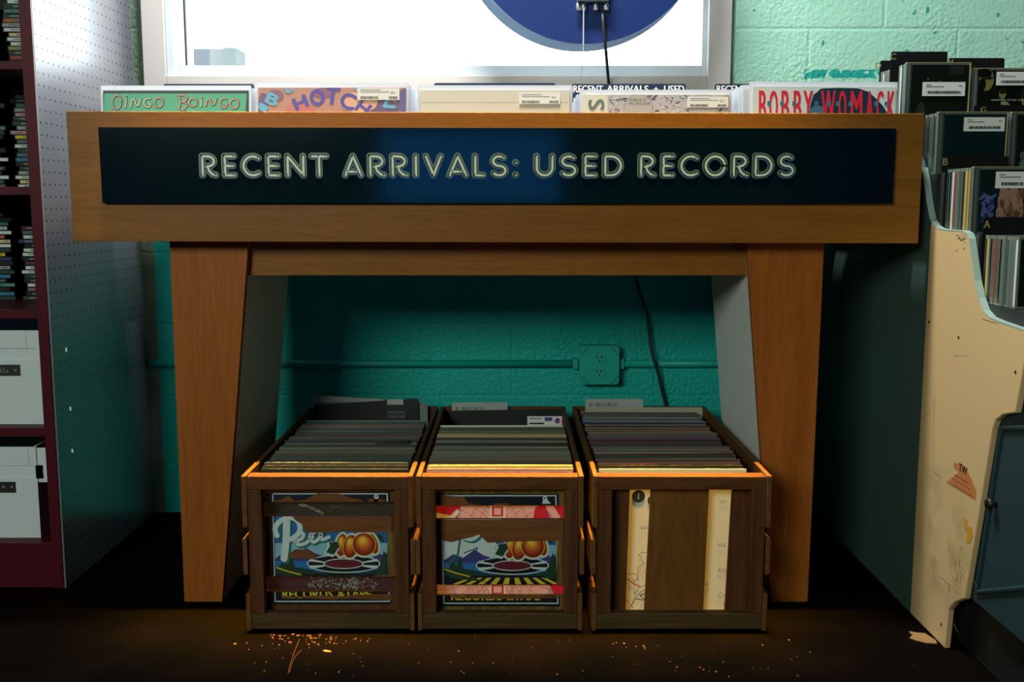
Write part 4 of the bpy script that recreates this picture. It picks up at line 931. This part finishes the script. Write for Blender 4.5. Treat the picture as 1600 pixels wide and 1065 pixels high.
def cd_flat(c, style):
    k = (c, style)
    if k not in CDP:
        b = MB(); W_, D_, T_ = 0.125, 0.142, 0.0102
        b.box(-W_ / 2, W_ / 2, 0, D_, 0, T_, 0)
        b.box(-W_ / 2 + 0.003, W_ / 2 - 0.002, -0.0004, 0.0, 0.0014, T_ - 0.0016, 1)
        rr = random.Random(style * 7 + len(c)); z0, z1 = 0.0034, 0.0068
        lim = -0.055
        for j in range(2 + style % 2):
            a = -0.052 + j * 0.045 + rr.uniform(0, 0.012); l = rr.uniform(0.015, 0.032)
            while l > 0 and a < 0.054:
                w_ = rr.uniform(0.0012, 0.0028); b.face([(a, -0.0006, z0 + rr.uniform(0, 0.001)), (a + w_, -0.0006, z0), (a + w_, -0.0006, z1), (a, -0.0006, z1 - rr.uniform(0, 0.001))], 2); a += w_ + 0.0007; l -= w_ + 0.0007
        dark = sum(CDC[c]) < 260
        o = b.build('compact_disc', [CASEB, rgbm('cd_spine_' + c, CDC[c], 0.75), rgbm('cd_print_light' if dark else 'cd_print_dark', (120, 140, 135) if dark else (40, 50, 50))], local=True)
        CDP[k] = o; return o, True
    return CDP[k], False
W, Cr, Lg, Dt, T_, K, O_, Rd, Ol, B_, N_, Y_, Pk, Mr, Mv, Sl, G_ = list(CDC)
stacks = [
 (1, 0, 'top shelf stack beside red post', [T_, Dt, O_, Rd, Dt, Ol, W, W, Cr, W, Lg, O_, Dt, T_, Dt, W]),
 (2, 1, 'second shelf stack beside red post', [W, Cr, W, Lg, Dt, K, B_, Sl, Dt, W, Sl, Y_, Pk, Lg, Dt, Dt, Pk, Lg, T_, K, T_, Mv]),
 (2, 2, 'second shelf stack at photo edge', [Sl, Dt, W, K, Dt, Sl, W, W, K, T_, Dt, K, Dt, T_, G_, Dt, W, Dt, G_, Dt]),
 (3, 1, 'third shelf stack beside red post', [Dt, K, Mv, W, K, Dt, W, W, Mr, K, W, W, K, N_, W, Sl, Mr]),
 (3, 2, 'third shelf stack at photo edge', [Dt, B_, K, T_, Dt, B_, Dt, Lg, K, N_, Y_, Dt, W, Cr, O_, W, W, T_, Dt, T_, Dt, Dt])]
order = [(0, 1), (0, 2), (1, 1), (1, 2), (2, 1), (2, 2)]
shelfz = {1: SZ[0], 2: SZ[1], 3: SZ[2]}
stacks.append((1, 2, 'top shelf stack farther from red post', [K, Dt, W, K, G_, Dt, K, Sl, Dt, W, K, Dt, Dt, W, K]))
for (sf, col_, nm, cols) in stacks:
    if col_ == 0: col_ = 1
    zb = shelfz[sf] + 0.0004
    top_b = zb
    tape = 0
    for k, c in enumerate(cols):
        yy = (2.485 if sf != 1 else 2.470) + R.uniform(-0.004, 0.004)
        if col_ == 1: xx = XS - 0.0285 - 0.0625 - 0.006 + (R.uniform(-0.012, 0.003)) - (0.008 if (sf, k) in ((1, 9), (1, 10), (2, 12)) else 0)
        else: xx = XS - 0.0285 - 0.0625 - 0.006 - 0.125 - 0.028 + R.uniform(-0.018, 0.004)
        o, fresh = cd_flat(c, k % 3)
        if not fresh: o = o.copy(); COL.objects.link(o)
        o.location = (xx, yy, zb); zb += 0.01055
        tag(o, '%s spined CD, %s from bottom, %s' % (c, ORD[k], nm), 'CD', 'compact discs stacked on the left shelf')
# white boxes
BOXM = M('white_corrugated_plastic', (0.60, 0.68, 0.68), 0.5, bump=0.0)
def wbox(cu, vt, vb, Zb_, lab, lettering, hole, tagpx):
    yb = 2.29; xr = pp(cu, (vt + vb) / 2, yb).x; x0 = xr - 0.33; zt = pp(cu, vt, yb).z; zb = Zb_ + 0.0006
    t = thing('storage_box', (xr - 0.165, yb, zb), lab, 'box', 'white storage boxes on the left shelf')
    th = 0.004; yr = yb + 0.40
    # front wall with a hand hole
    hx0, hx1 = pp(hole[0] - 60, 0, yb).x, pp(hole[1], 0, yb).x; hz1, hz0 = pp(20, hole[2], yb).z, pp(20, hole[3], yb).z
    b = MB(); b.box(x0, xr, yb, yb + th, zb, hz0); b.box(x0, xr, yb, yb + th, hz1, zt); b.box(x0, hx0, yb, yb + th, hz0, hz1)
    r = (hz1 - hz0) / 2
    pts = [(hx1 - r + r * math.cos(math.radians(-90 + 15 * k)), yb, (hz0 + hz1) / 2 + r * math.sin(math.radians(-90 + 15 * k))) for k in range(13)]
    b.prism(pts + [(hx1, yb, hz1), (xr, yb, hz1), (xr, yb, hz0), (hx1, yb, hz0)], (0, th, 0))
    b.build('box_front', BOXM, t)
    MB().box(xr - th, xr, yb + th, yr, zb, zt + 0.002).build('box_side', BOXM, t)
    MB().box(x0, x0 + th, yb + th, yr, zb, zt).build('box_side', BOXM, t)
    MB().box(x0 + th, xr - th, yr - th, yr, zb, zt).build('box_back', BOXM, t)
    MB().box(x0 + th, xr - th, yb + th, yr - th, zb, zb + th).build('box_bottom', BOXM, t)
    MB().box(x0 + 0.02, hx1 + 0.012, yb + th, yb + 2 * th, hz0 - 0.01, zt - 0.003).build('inner_flap', BOXM, t)
    MB().box(hx1 - 0.030, hx1 - 0.029, yb - 0.0004, yb, hz1, zt).build('flap_crease', M('crease_grey', (0.35, 0.40, 0.40), 0.6), t)
    q0, q1 = pp(tagpx[0], tagpx[3], yb - 0.001), pp(tagpx[1], tagpx[2], yb - 0.001)
    lb = MB().box(x0 + 0.02, q1.x, yb - 0.0008, yb - 0.0001, q0.z, q1.z).build('name_label', BLK, t)
    a = MB(); tx(a, lettering, *lettering_px[lettering], yb - 0.0011)
    c = pp(lettering_star[lettering][0], lettering_star[lettering][1], yb - 0.0011)
    for kk in range(1 if lettering == '45s' else 2):
        cx = c.x - kk * 0.019; S_ = [(cx + (0.0048 if i % 2 == 0 else 0.002) * math.sin(math.pi * i / 5), yb - 0.0011, c.z + (0.0048 if i % 2 == 0 else 0.002) * math.cos(math.pi * i / 5)) for i in range(10)]
        for i in range(10): a.face([(cx, yb - 0.0011, c.z), S_[i], S_[(i + 1) % 10]])
    a.build('label_lettering', M('dull_gold_print', (0.22, 0.20, 0.10), 0.6), lb)
lettering_px = {'45s': (-3, 13, 574.5, 582.5), 'LPs': (-40, -22, 756, 764)}
lettering_star = {'45s': (24, 578), 'LPs': (18.5, 760.5)}
wbox(66, 516, 669, SZ[3], 'white storage box with a hand hole and black 45s label, upper one', '45s', (0, 29, 544, 563), (0, 31, 569.5, 587))
wbox(60, 698, 849, SZ[4], 'white storage box with a hand hole and starred black label, lower one', 'LPs', (0, 21, 727, 747), (0, 24, 752.5, 769.5))

# ------------------------------------------------------------------ right CD rack
XR = 0.855
rk = thing('cd_rack', (1.2, 2.2, 0), 'terraced CD browser rack with a worn beige end panel at the right', 'CD rack')
prof = [(1440, 262), (1444, 285), (1448, 315), (1453, 342), (1459, 352), (1466, 357), (1475, 359), (1504, 361), (1511, 365), (1514, 374), (1517, 395), (1523, 438), (1529, 465), (1536, 485), (1546, 496), (1560, 502), (1600, 516), (1606, 522), (1604, 545), (1597, 585), (1586, 645), (1566, 648), (1555, 657), (1550, 672), (1527, 815), (1507, 935), (1491, 941), (1482, 952), (1476, 1012)]
P = [px(u, v, XR) for u, v in prof]; P[-1].z = 0.0005
bT, bB = px(1456, 352, XR), px(1415, 955, XR)
yB = 2.105
i0 = next(i for i, p in enumerate(P) if p.y < yB)
front = P[i0:]
fz = front[0].z
MB().prism([Vector((XR, yB, 0.0005)), Vector((XR, yB, fz + 0.004))] + front, (0.012, 0, 0)).build('end_panel', BEIGE, rk, bevel=0.0025)
# rear part of the side, dark green, running back to the wall
prof_b = [Vector((XR + 0.001, yB + 0.0005, 0.0005)), Vector((XR + 0.001, yB + 0.0005, fz + 0.01))] + [p + Vector((0.001, 0, 0)) for p in P[:i0][::-1]]
prof_b = [p for p in prof_b if p.y > yB]
lz = P[0].z; ly = P[0].y
prof_b += [Vector((XR + 0.001, ly + 0.03, lz + 0.03)), Vector((XR + 0.001, ly + 0.05, lz + 0.035)), Vector((XR + 0.001, 2.5, lz + 0.04)), Vector((XR + 0.001, 2.53, 1.06)), Vector((XR + 0.001, 2.82, 1.06)), Vector((XR + 0.001, 2.82, 0.0005))]
MB().prism(prof_b, (0.011, 0, 0)).build('side_panel', RACKG, rk, bevel=0.002)
# edge band following the profile, a hair proud
def band(pts, name):
    b = MB(); n = len(pts)
    for i in range(n - 1):
        a, c = pts[i], pts[i + 1]; t = (c - a); nn = Vector((0, -t.z, t.y)).normalized()
        if nn.y > 0 and nn.z < 0: nn = -nn
        if nn.dot(Vector((0, -1, 0.6))) < 0: nn = -nn
        o = nn * 0.0012
        b.mesh([a - o, c - o, c + o, a + o, a - o + Vector((0.013, 0, 0)), c - o + Vector((0.013, 0, 0)), c + o + Vector((0.013, 0, 0)), a + o + Vector((0.013, 0, 0))], [(0, 1, 2, 3), (7, 6, 5, 4), (0, 4, 5, 1), (3, 2, 6, 7), (0, 3, 7, 4), (1, 5, 6, 2)])
    return b.build(name, RACKEDGE, rk)
band([p - Vector((0.0004, 0, 0)) for p in P[:17]], 'edge_band')
# stepped body carrying the CDs
xr0, xr1 = XR + 0.0135, 1.75
steps = [(1.725, 1.912, 0.690), (1.9125, 2.082, 0.815), (2.0825, 2.28, 0.932), (2.2805, 2.49, 1.043)]
b = MB()
for i, (ya, yb_, z) in enumerate(steps): b.box(xr0, xr1, ya, yb_ + 0.0004, 0.607, z - 0.001)
b.box(xr0, 1.0155, 2.2835, 2.4895, 1.041, 1.054); b.box(xr0, xr1, 2.001, 2.49, 0.0005, 0.608)
b.build('stepped_bin', M('dark_rack_bin', (0.016, 0.022, 0.020), 0.6), rk)
TEALC = M('dull_teal_cabinet', (0.015, 0.036, 0.040), 0.45, bump=0.05)
# lower cabinet side set just inside the end panel, with a recessed door and knob
c0 = px(1548, 672, XR + 0.0135)
cb = MB().box(xr0, xr1, 1.40, 2.0, 0.13, 0.605).build('cabinet', TEALC, rk, bevel=0.003)
def qd(u, v): p = px(u, v, xr0 - 0.001); return p
fr = [qd(1566, 668), qd(1640, 668), qd(1640, 915), qd(1527, 925)]
bb = MB(); tw = 0.012
for i in range(4):
    a, c = fr[i], fr[(i + 1) % 4]
    bb.tube([a, c], 0.005, n=8)
bb.build('door_moulding', TEALC, cb)
kb = qd(1556, 787); MB().tube([kb, kb - Vector((0.006, 0, 0)), kb - Vector((0.012, 0, 0)), kb - Vector((0.017, 0, 0))], [0.006, 0.006, 0.012, 0.008], n=14).build('knob', M('dark_bronze', (0.05, 0.045, 0.03), 0.35, metal=0.8), cb, smooth=True)
MB().box(xr0 + 0.03, xr1, 1.55, 2.0, 0.0005, 0.1295).build('toe_kick', BLK, rk)
# stickers and wear on the end panel
def on_panel(pts, name, mat, x=XR - 0.0004, parent=rk):
    b = MB(); b.prism([px(u, v, x) for u, v in pts], (-0.0003, 0, 0)); return b.build(name, mat, parent)
stk = on_panel([(1491, 722), (1507, 728), (1513, 738), (1519, 750), (1525, 765), (1524, 780), (1507, 770), (1479, 753), (1489, 746), (1498, 737), (1490, 729)], 'torn_sticker', rgbm('brown_sticker', (185, 112, 62)))
a = MB(); XT = XR - 0.0009
def txp(s, u0, u1, vc, hz, m=0):
    vs, fs = glyphs(s); A = px(u0, vc, XT); B = px(u1, vc, XT)
    a.mesh([(XT, A.y + (B.y - A.y) * p, A.z + hz * (q - 0.5)) for p, q in vs], fs, m)
for d_ in (0, 0.7): txp('TW', 1498 + d_, 1511 + d_, 729, 0.015)
txp('Interior Industries', 1491, 1514, 741, 0.0042); txp('60 Corporate Drive', 1486, 1517, 746, 0.0042); txp('Albany, NY 12203', 1490, 1521, 757, 0.0042)
a.build('sticker_print', INK, stk)
on_panel([(1506, 808), (1511, 812), (1512, 822), (1519, 824), (1520, 836), (1516, 848), (1510, 846), (1512, 832), (1507, 826)], 'tape_remnant', rgbm('old_yellow_tape', (190, 140, 40)))
SCR = M('scuff_brown', (0.22, 0.14, 0.07), 0.8)
b = MB(); rr = random.Random(11)
def scuff(u0, v0, u1, v1, w_, x=XR - 0.0005):
    A, B = px(u0, v0, x), px(u1, v1, x); d_ = (B - A).normalized(); n_ = Vector((0, -d_.z, d_.y)) * w_
    b.face([A - n_, B - n_ * 0.3, B + n_ * 0.3, A + n_])
for k in range(26): 
    u, v = rr.gauss(1496, 9), rr.gauss(885, 26); scuff(u, v, u + rr.uniform(-3, 6), v + rr.uniform(6, 16), rr.uniform(0.0003, 0.0013))
for k in range(24):
    u, v = 1511 - abs(rr.gauss(0, 7)), 366 + abs(rr.gauss(0, 10)); scuff(u, v, u - rr.uniform(1, 6), v + rr.uniform(-2, 4), rr.uniform(0.0003, 0.001))
scuff(1468, 900, 1500, 928, 0.0006); scuff(1460, 620, 1458, 735, 0.0006); scuff(1458, 735, 1470, 746, 0.0008); scuff(1490, 555, 1515, 556, 0.0004); scuff(1535, 498, 1560, 506, 0.0008)
b.build('surface_wear', SCR, rk)['kind'] = 'stuff'
for u, v in ((1587, 581), (1471, 975), (1452, 503), (1498, 527)):
    p = px(u, v, XR); MB().tube([p + Vector((0.0005, 0, 0)), p - Vector((0.001, 0, 0))], 0.0028, n=10).build('screw', M('dark_screw', (0.05, 0.045, 0.03), 0.4, metal=0.7), rk)

# CDs in the rack
def cd_case(w_=0.1415, h_=0.124, T=0.0100):
    b = MB(); b.box(-w_ / 2, w_ / 2, 0.0006, T, 0, h_, 0); return b
def shown_cd(x0, Y, z0, label, paint, mats, spine=(60, 70, 66)):
    t = thing('compact_disc', (x0 + 0.0708, Y, z0 + 0.0004), label, 'CD', 'front compact discs in the rack')
    w_, h_ = 0.1415, 0.124
    MB().box(-w_ / 2, w_ / 2, 0.0012, 0.0100, 0, h_).build('jewel_case', CASE, t, local=True)
    bk = MB(); bk.box(-w_ / 2 + 0.0015, -w_ / 2 + 0.0115, 0.0004, 0.0012, 0.001, h_ - 0.001, 0)
    for k in (0.30, 0.5, 0.7): bk.box(-w_ / 2 + 0.0115 * k, -w_ / 2 + 0.0115 * k + 0.0008, -0.0002, 0.0004, 0.001, h_ - 0.001, 1)
    bk.build('hinge_strip', [rgbm('case_hinge_dark', (38, 44, 42), 0.15), rgbm('case_hinge_light', (120, 128, 122), 0.15)], t, local=True)
    cv = MB(); cv.box(-w_ / 2 + 0.0125, w_ / 2 - 0.003, 0.0004, 0.0012, 0.003, h_ - 0.004, 0); paint(cv, w_, h_); cv.build('cover', mats, t, local=True)
    e = MB(); e.box(-w_ / 2, w_ / 2, -0.0002, 0.0110, h_ + 0.0001, h_ + 0.0014); e.box(w_ / 2 - 0.0025, w_ / 2, -0.0004, 0.0003, 0, h_)
    e.build('case_rim', rgbm('case_rim_amber', (175, 160, 105), 0.2), t, local=True)
    return t, w_, h_
def cdlabel(t, x0, x1, z0, z1, seed):
    s = MB(); s.box(x0, x1, -0.0012, -0.0008, z0, z1, 0); rr = random.Random(seed); k = x0 + (x1 - x0) * 0.12; Hh = z1 - z0
    while k < x0 + (x1 - x0) * 0.9:
        w_ = rr.choice((0.0009, 0.002, 0.0035)); s.face([(k, -0.0014, z0 + Hh * 0.16), (k + w_, -0.0014, z0 + Hh * 0.16), (k + w_, -0.0014, z0 + Hh * 0.36), (k, -0.0014, z0 + Hh * 0.36)], 1); k += w_ + 0.0007
    for a_, b_, q_ in ((0.08, 0.2, 0.78), (0.08, 0.5, 0.64), (0.84, 0.93, 0.70)):
        s.face([(x0 + (x1 - x0) * a_, -0.0014, z0 + Hh * q_), (x0 + (x1 - x0) * b_, -0.0014, z0 + Hh * q_), (x0 + (x1 - x0) * b_, -0.0014, z0 + Hh * (q_ + 0.05)), (x0 + (x1 - x0) * a_, -0.0014, z0 + Hh * (q_ + 0.05))], 1)
    s.build('price_label', [WHITE, INK], t, local=True)
def blobs(seed, n, ms, x0=-0.055, x1=0.065, z0=0.005, z1=0.118, s=0.012, an=1.2):
    def f(cv, w_, h_):
        rr = random.Random(seed)
        for k in range(n):
            ry = rr.uniform(0.2, 1) * s; rx = ry / an * rr.uniform(0.4, 1)
            x = max(x0 + s, min(x1 - s, rr.uniform(x0, x1))); z = max(z0 + s, min(z1 - s, rr.uniform(z0, z1)))
            cv.ell(x, z, rx, ry, 0.0003 - k * 0.000008, rr.choice(ms), n=9, rot=rr.uniform(-0.6, 0.6))
    return f
DK = rgbm('cd_dark_cover', (20, 26, 22), 0.12); DKT = rgbm('cd_dark_teal_cover', (12, 36, 36), 0.12)
x1c = XR + 0.0145; x2c = 1.0175; x3c = 1.170
Y1, Y2, Y3 = 2.315, 2.128, 1.950
def zr(u, v, Y): return pp(u, v, Y).z
def f1(cv, w_, h_):
    for (x, z, rx, rz, m) in ((-0.022, 0.088, 0.003, 0.005, 1), (0.005, 0.083, 0.003, 0.004, 1), (-0.022, 0.078, 0.006, 0.010, 2), (0.006, 0.07, 0.005, 0.009, 2), (-0.035, 0.02, 0.010, 0.02, 2)): cv.ell(x, z, rx, rz, 0.0003, m, n=14)
    cv.face([(0.024, 0.0003, 0.100), (0.056, 0.0003, 0.100), (0.056, 0.0003, 0.118), (0.024, 0.0003, 0.118)], 3)
t, w_, h_ = shown_cd(x1c, Y1, 1.055, 'dark covered CD with a centred price label beneath the C divider', f1, [DK, rgbm('cd_dim_skin', (70, 62, 40)), rgbm('cd_dim_olive', (34, 36, 24)), BLK])
cdlabel(t, -0.034, 0.060, 0.053, 0.083, 1)
def f2(cv, w_, h_):
    sk, hi = 1, 2
    cv.ell(-0.041, 0.100, 0.016, 0.024, 0.0003, sk, n=20); cv.ell(-0.047, 0.114, 0.017, 0.010, 0.00025, 0, n=16); cv.ell(-0.038, 0.104, 0.012, 0.004, 0.00024, 3, n=16); cv.ell(-0.050, 0.090, 0.008, 0.014, 0.00023, 0, n=14)
    cv.ell(-0.004, 0.070, 0.008, 0.012, 0.0003, sk, n=18); cv.ell(-0.004, 0.076, 0.009, 0.007, 0.00028, 3, n=14); cv.ell(0.000, 0.036, 0.017, 0.018, 0.0003, hi, n=12); cv.ell(-0.012, 0.045, 0.006, 0.012, 0.00028, 0, n=12)
    cv.ell(0.050, 0.062, 0.012, 0.022, 0.0003, sk, n=18); cv.ell(0.044, 0.070, 0.008, 0.012, 0.00028, 3, n=14)
    text(cv, 'SOMETHING TO TELL YOU', -0.028, 0.042, 0.0545, 0.0580, 0.0001, 4)
t, w_, h_ = shown_cd(x2c, Y1, 1.043, 'CD with dim portraits and small white title beneath the H divider', f2, [rgbm('cd_black_green', (14, 20, 14), 0.12), rgbm('cd_skin', (120, 112, 60)), rgbm('cd_pale_shirt', (130, 135, 90)), rgbm('cd_shadow', (20, 22, 14)), rgbm('cd_title_white', (190, 195, 180))])
cdlabel(t, -0.020, 0.063, 0.088, 0.117, 2)
t, w_, h_ = shown_cd(x3c, Y1, 1.043, 'amber edged CD at the right photo edge, top tier', blobs(5, 8, [1], s=0.02), [DK, rgbm('cd_ochre', (120, 100, 50))])
t, w_, h_ = shown_cd(x1c, Y2, 0.932, 'plain dark teal CD with a price label beside the table end', lambda cv, w, h: None, [DKT])
cdlabel(t, -0.019, 0.064, 0.086, 0.114, 3)
def f5(cv, w_, h_):
    blobs(9, 40, [1, 2], -0.055, 0.062, 0.005, 0.05, 0.014)(cv, w_, h_); blobs(10, 26, [1, 3], 0.000, 0.065, 0.04, 0.118, 0.010)(cv, w_, h_)
    cv.ell(-0.024, 0.078, 0.020, 0.020, 0.00002, 4, n=24); text(cv, 'Groovelst', -0.038, -0.010, 0.081, 0.087, -0.0001, 5)
t, w_, h_ = shown_cd(x2c + 0.003, Y2 + 0.004, 0.932, 'grey leafy CD with a black round sticker beneath the G divider', f5, [rgbm('cd_charcoal', (22, 28, 24), 0.12), rgbm('cd_grey_leaf', (80, 105, 92)), rgbm('cd_grey_dim', (50, 70, 62)), rgbm('cd_leaf_dark', (34, 44, 38)), BLK, rgbm('cd_title_white', (190, 195, 180))])
cdlabel(t, 0.030, 0.064, 0.066, 0.092, 4)
def f6(cv, w_, h_):
    rr = random.Random(6)
    for k in range(34):
        x = rr.uniform(-0.02, 0.03); z = rr.uniform(0.024, 0.08); cv.ell(x, z, rr.uniform(0.004, 0.008), rr.uniform(0.012, 0.02), 0.00035 - k * 0.00001, rr.choice((1, 2, 3)), n=10, rot=rr.uniform(-0.3, 0.3))
    for k in range(40):
        sx = rr.choice((-0.042, 0.048)); x = sx + rr.uniform(-0.010, 0.010); z = rr.uniform(0.02, 0.075); cv.ell(x, z, rr.uniform(0.002, 0.006), rr.uniform(0.003, 0.01), 0.0001 - k * 0.00001, rr.choice((4, 5, 6)), n=8, rot=rr.uniform(-1, 1))
    for k in range(40):
        x = rr.uniform(-0.025, 0.033); z = rr.uniform(0.01, 0.085); cv.stroke([(x, z), (x + rr.uniform(-0.004, 0.004), max(0.004, z - rr.uniform(0.004, 0.015)))], 0.0005, -0.0003 - k * 2e-6, 0, n=3)
YB3 = 1.953; xb3 = XR + 0.0145
t, w_, h_ = shown_cd(xb3 + 0.0005, YB3, 0.815, 'CD with a rosy bark-like picture and price label, in front of the B divider', f6, [DKT, rgbm('cd_rose_brown', (135, 90, 72)), rgbm('cd_dusty_pink', (160, 120, 100)), rgbm('cd_bark', (95, 70, 50)), rgbm('cd_violet_blue', (85, 85, 150)), rgbm('cd_slate_blue', (70, 100, 140)), rgbm('cd_deep_blue', (30, 45, 85))])
cdlabel(t, -0.030, 0.064, 0.085, 0.116, 5)
# rows of cases behind the front ones: left edges show as spines
SPC = {'amber': (190, 150, 70), 'black': (15, 18, 16), 'smoke': (90, 100, 96), 'red': (130, 60, 50), 'white': (190, 195, 185), 'green': (50, 75, 60), 'brown': (95, 75, 45), 'yellow': (170, 140, 30), 'blue': (50, 65, 90)}
SP_ = {}
def upright_cd(c):
    if c not in SP_:
        b = MB(); w_, h_, T = 0.1415, 0.124, 0.0098
        b.box(0, w_, 0, T, 0, h_, 0)
        b.box(-0.0003, 0, 0.0016, T - 0.0016, 0.004, h_ - 0.006, 1)
        b.box(0.004, w_ - 0.003, -0.0003, 0, 0.004, h_ - 0.004, 2)
        o = b.build('compact_disc', [rgbm('clear_case_edge', (105, 115, 105), 0.12), rgbm('cd_edge_' + c, SPC[c], 0.3), DK], local=True); SP_[c] = o; return o, True
    return SP_[c], False
def row(x, y0, y1, z, cols, where, n, jit=0.002, sh_=0.0):
    for k in range(n):
        c = cols[k % len(cols)]; o, fresh = upright_cd(c)
        if not fresh: o = o.copy(); COL.objects.link(o)
        o.location = (x + R.uniform(0, jit) + sh_ * k, y0 + (y1 - y0) * k / max(1, n - 1), z + 0.0004)
        tag(o, '%s edged CD, %s behind front of %s' % (c, ORD[k], where), 'CD', 'compact discs filed upright in the rack')
row(x1c, Y1 + 0.014, Y1 + 0.040, 1.055, ['smoke', 'white', 'smoke'], 'the top tier under the C card', 3)
row(x2c, Y1 + 0.014, Y1 + 0.060, 1.043, ['black', 'smoke', 'green'], 'the top tier under the H card', 4)
row(x1c, Y2 + 0.014, Y2 + 0.060, 0.932, ['black', 'green', 'black'], 'the tier beside the table end', 4)
row(x2c + 0.003, Y2 + 0.018, Y2 + 0.05, 0.932, ['smoke', 'black'], 'the tier under the G card', 3)
row(xb3, YB3 + 0.0135, 2.062, 0.815, ['yellow', 'amber', 'black', 'green', 'smoke', 'red', 'white', 'black', 'black'], 'the B tier', 9, 0.001)
row(xb3, 1.765, 1.884, 0.690, ['white', 'smoke', 'smoke', 'green', 'smoke', 'black', 'brown', 'red', 'black', 'amber', 'black'], 'the lowest tier in front of the A card', 11, 0.003)
row(x1c, 2.425, 2.465, 1.055, ['smoke', 'red', 'white', 'smoke'], 'the D card', 4)
# black letter dividers
def card(u0, u1, vt, Y, z0, letter, lu, lv, label):
    x0 = max(pp(u0, vt, Y).x, XR + 0.0135); x1 = max(pp(u1, vt, Y).x, x0 + 0.02); z1 = pp(u0, vt, Y).z
    t = thing('divider_card', ((x0 + x1) / 2, Y, z0), label, 'divider card', 'black lettered dividers in the CD rack')
    rcard(x0, x1, Y, z0 + 0.0005, z1, 0.005).build('card', BLKCARD, t)
    a = MB()
    for d_ in (-0.0005, 0.0005):
        p, q = pp(lu[0], lv[1], Y), pp(lu[1], lv[0], Y); text(a, letter, p.x + d_, q.x + d_, p.z, q.z, Y - 0.0004 - (d_ + 0.0005) * 0.1)
    a.build('card_letter', GOLD, t)
card(1360, 1470, 94.5, 2.481, 1.055, 'D', (1368, 1376.5), (98, 107), 'black divider card with a gold D, farthest left in the CD rack')
card(1383, 1481, 80.5, 2.412, 1.055, 'C', (1391, 1400.5), (83.5, 93), 'black divider card with a gold C, tallest in the CD rack')
card(1482, 1570, 90.5, 2.418, 1.043, 'H', (1482.5, 1489), (93, 100), 'black divider card with a gold H, right of the C card')
card(1522, 1640, 164, 2.215, 0.932, 'G', (1532, 1540.5), (167, 175.5), 'black divider card with a gold G, second tier right')
card(1465, 1577, 244, 2.076, 0.815, 'B', (1473, 1481), (247, 258), 'black divider card with a gold B above the rosy CD')
card(1529, 1640, 339, 1.900, 0.690, 'A', (1537, 1547), (344, 356), 'black divider card with a gold A, lowest tier')

# ------------------------------------------------------------------ floor debris
b = MB(); Z = 0.0006
b.prism([pz(u, v, Z) for u, v in ((1420, 987), (1432, 989), (1445, 990), (1462, 1001), (1464, 1006), (1448, 1005), (1432, 1001), (1421, 997), (1426, 993))], (0, 0, 0.002))
tag(b.build('paper_scrap', rgbm('tan_scrap', (150, 115, 70)), loc=tuple(pz(1440, 996, 0))), 'torn tan paper scrap on the floor at the foot of the beige end panel', 'paper scrap')
b = MB().prism([pz(u, v, Z) for u, v in ((504, 1017), (508, 1015.5), (516, 1017), (518, 1019), (510, 1019))], (0, 0, 0.0015))
tag(b.build('wood_chip', rgbm('pale_chip', (170, 130, 70)), loc=tuple(pz(510, 1017, 0))), 'small pale wood chip on the floor before the left crate', 'wood chip')
for i, (pts, lab) in enumerate(((((468, 998), (460, 1018), (454, 1035), (450, 1052)), 'long thin straw on the floor before the left crate, longer one'), (((471, 1015), (462, 1024), (456, 1036), (452, 1050)), 'short thin straw on the floor right of the longer straw'))):
    b = MB().tube([pz(u, v, 0.0015) for u, v in pts], 0.0006, n=5); tag(b.build('straw', rgbm('dull_straw', (110, 62, 30)), loc=tuple(pz(*pts[0], 0))), lab, 'straw')
b = MB(); rr = random.Random(21)
for k in range(150):
    if k < 60: u, v = rr.gauss(480, 45), 992 + abs(rr.gauss(0, 9))
    else: u, v = rr.uniform(380, 1300), rr.uniform(995, 1060)
    c = pz(u, v, 0.0003); s_ = rr.uniform(0.0004, 0.0014) * (1.5 if k < 25 else 1)
    b.box(c.x - s_, c.x + s_ * rr.uniform(0.5, 2), c.y - s_, c.y + s_, 0.0003, 0.0003 + s_ * 1.4)
d = b.build('floor_grit', rgbm('floor_grit_tan', (150, 95, 55)), loc=(-0.2, 1.85, 0)); d['label'] = 'tiny specks of grit scattered on the dark floor before the crates'; d['category'] = 'grit'; d['kind'] = 'stuff'
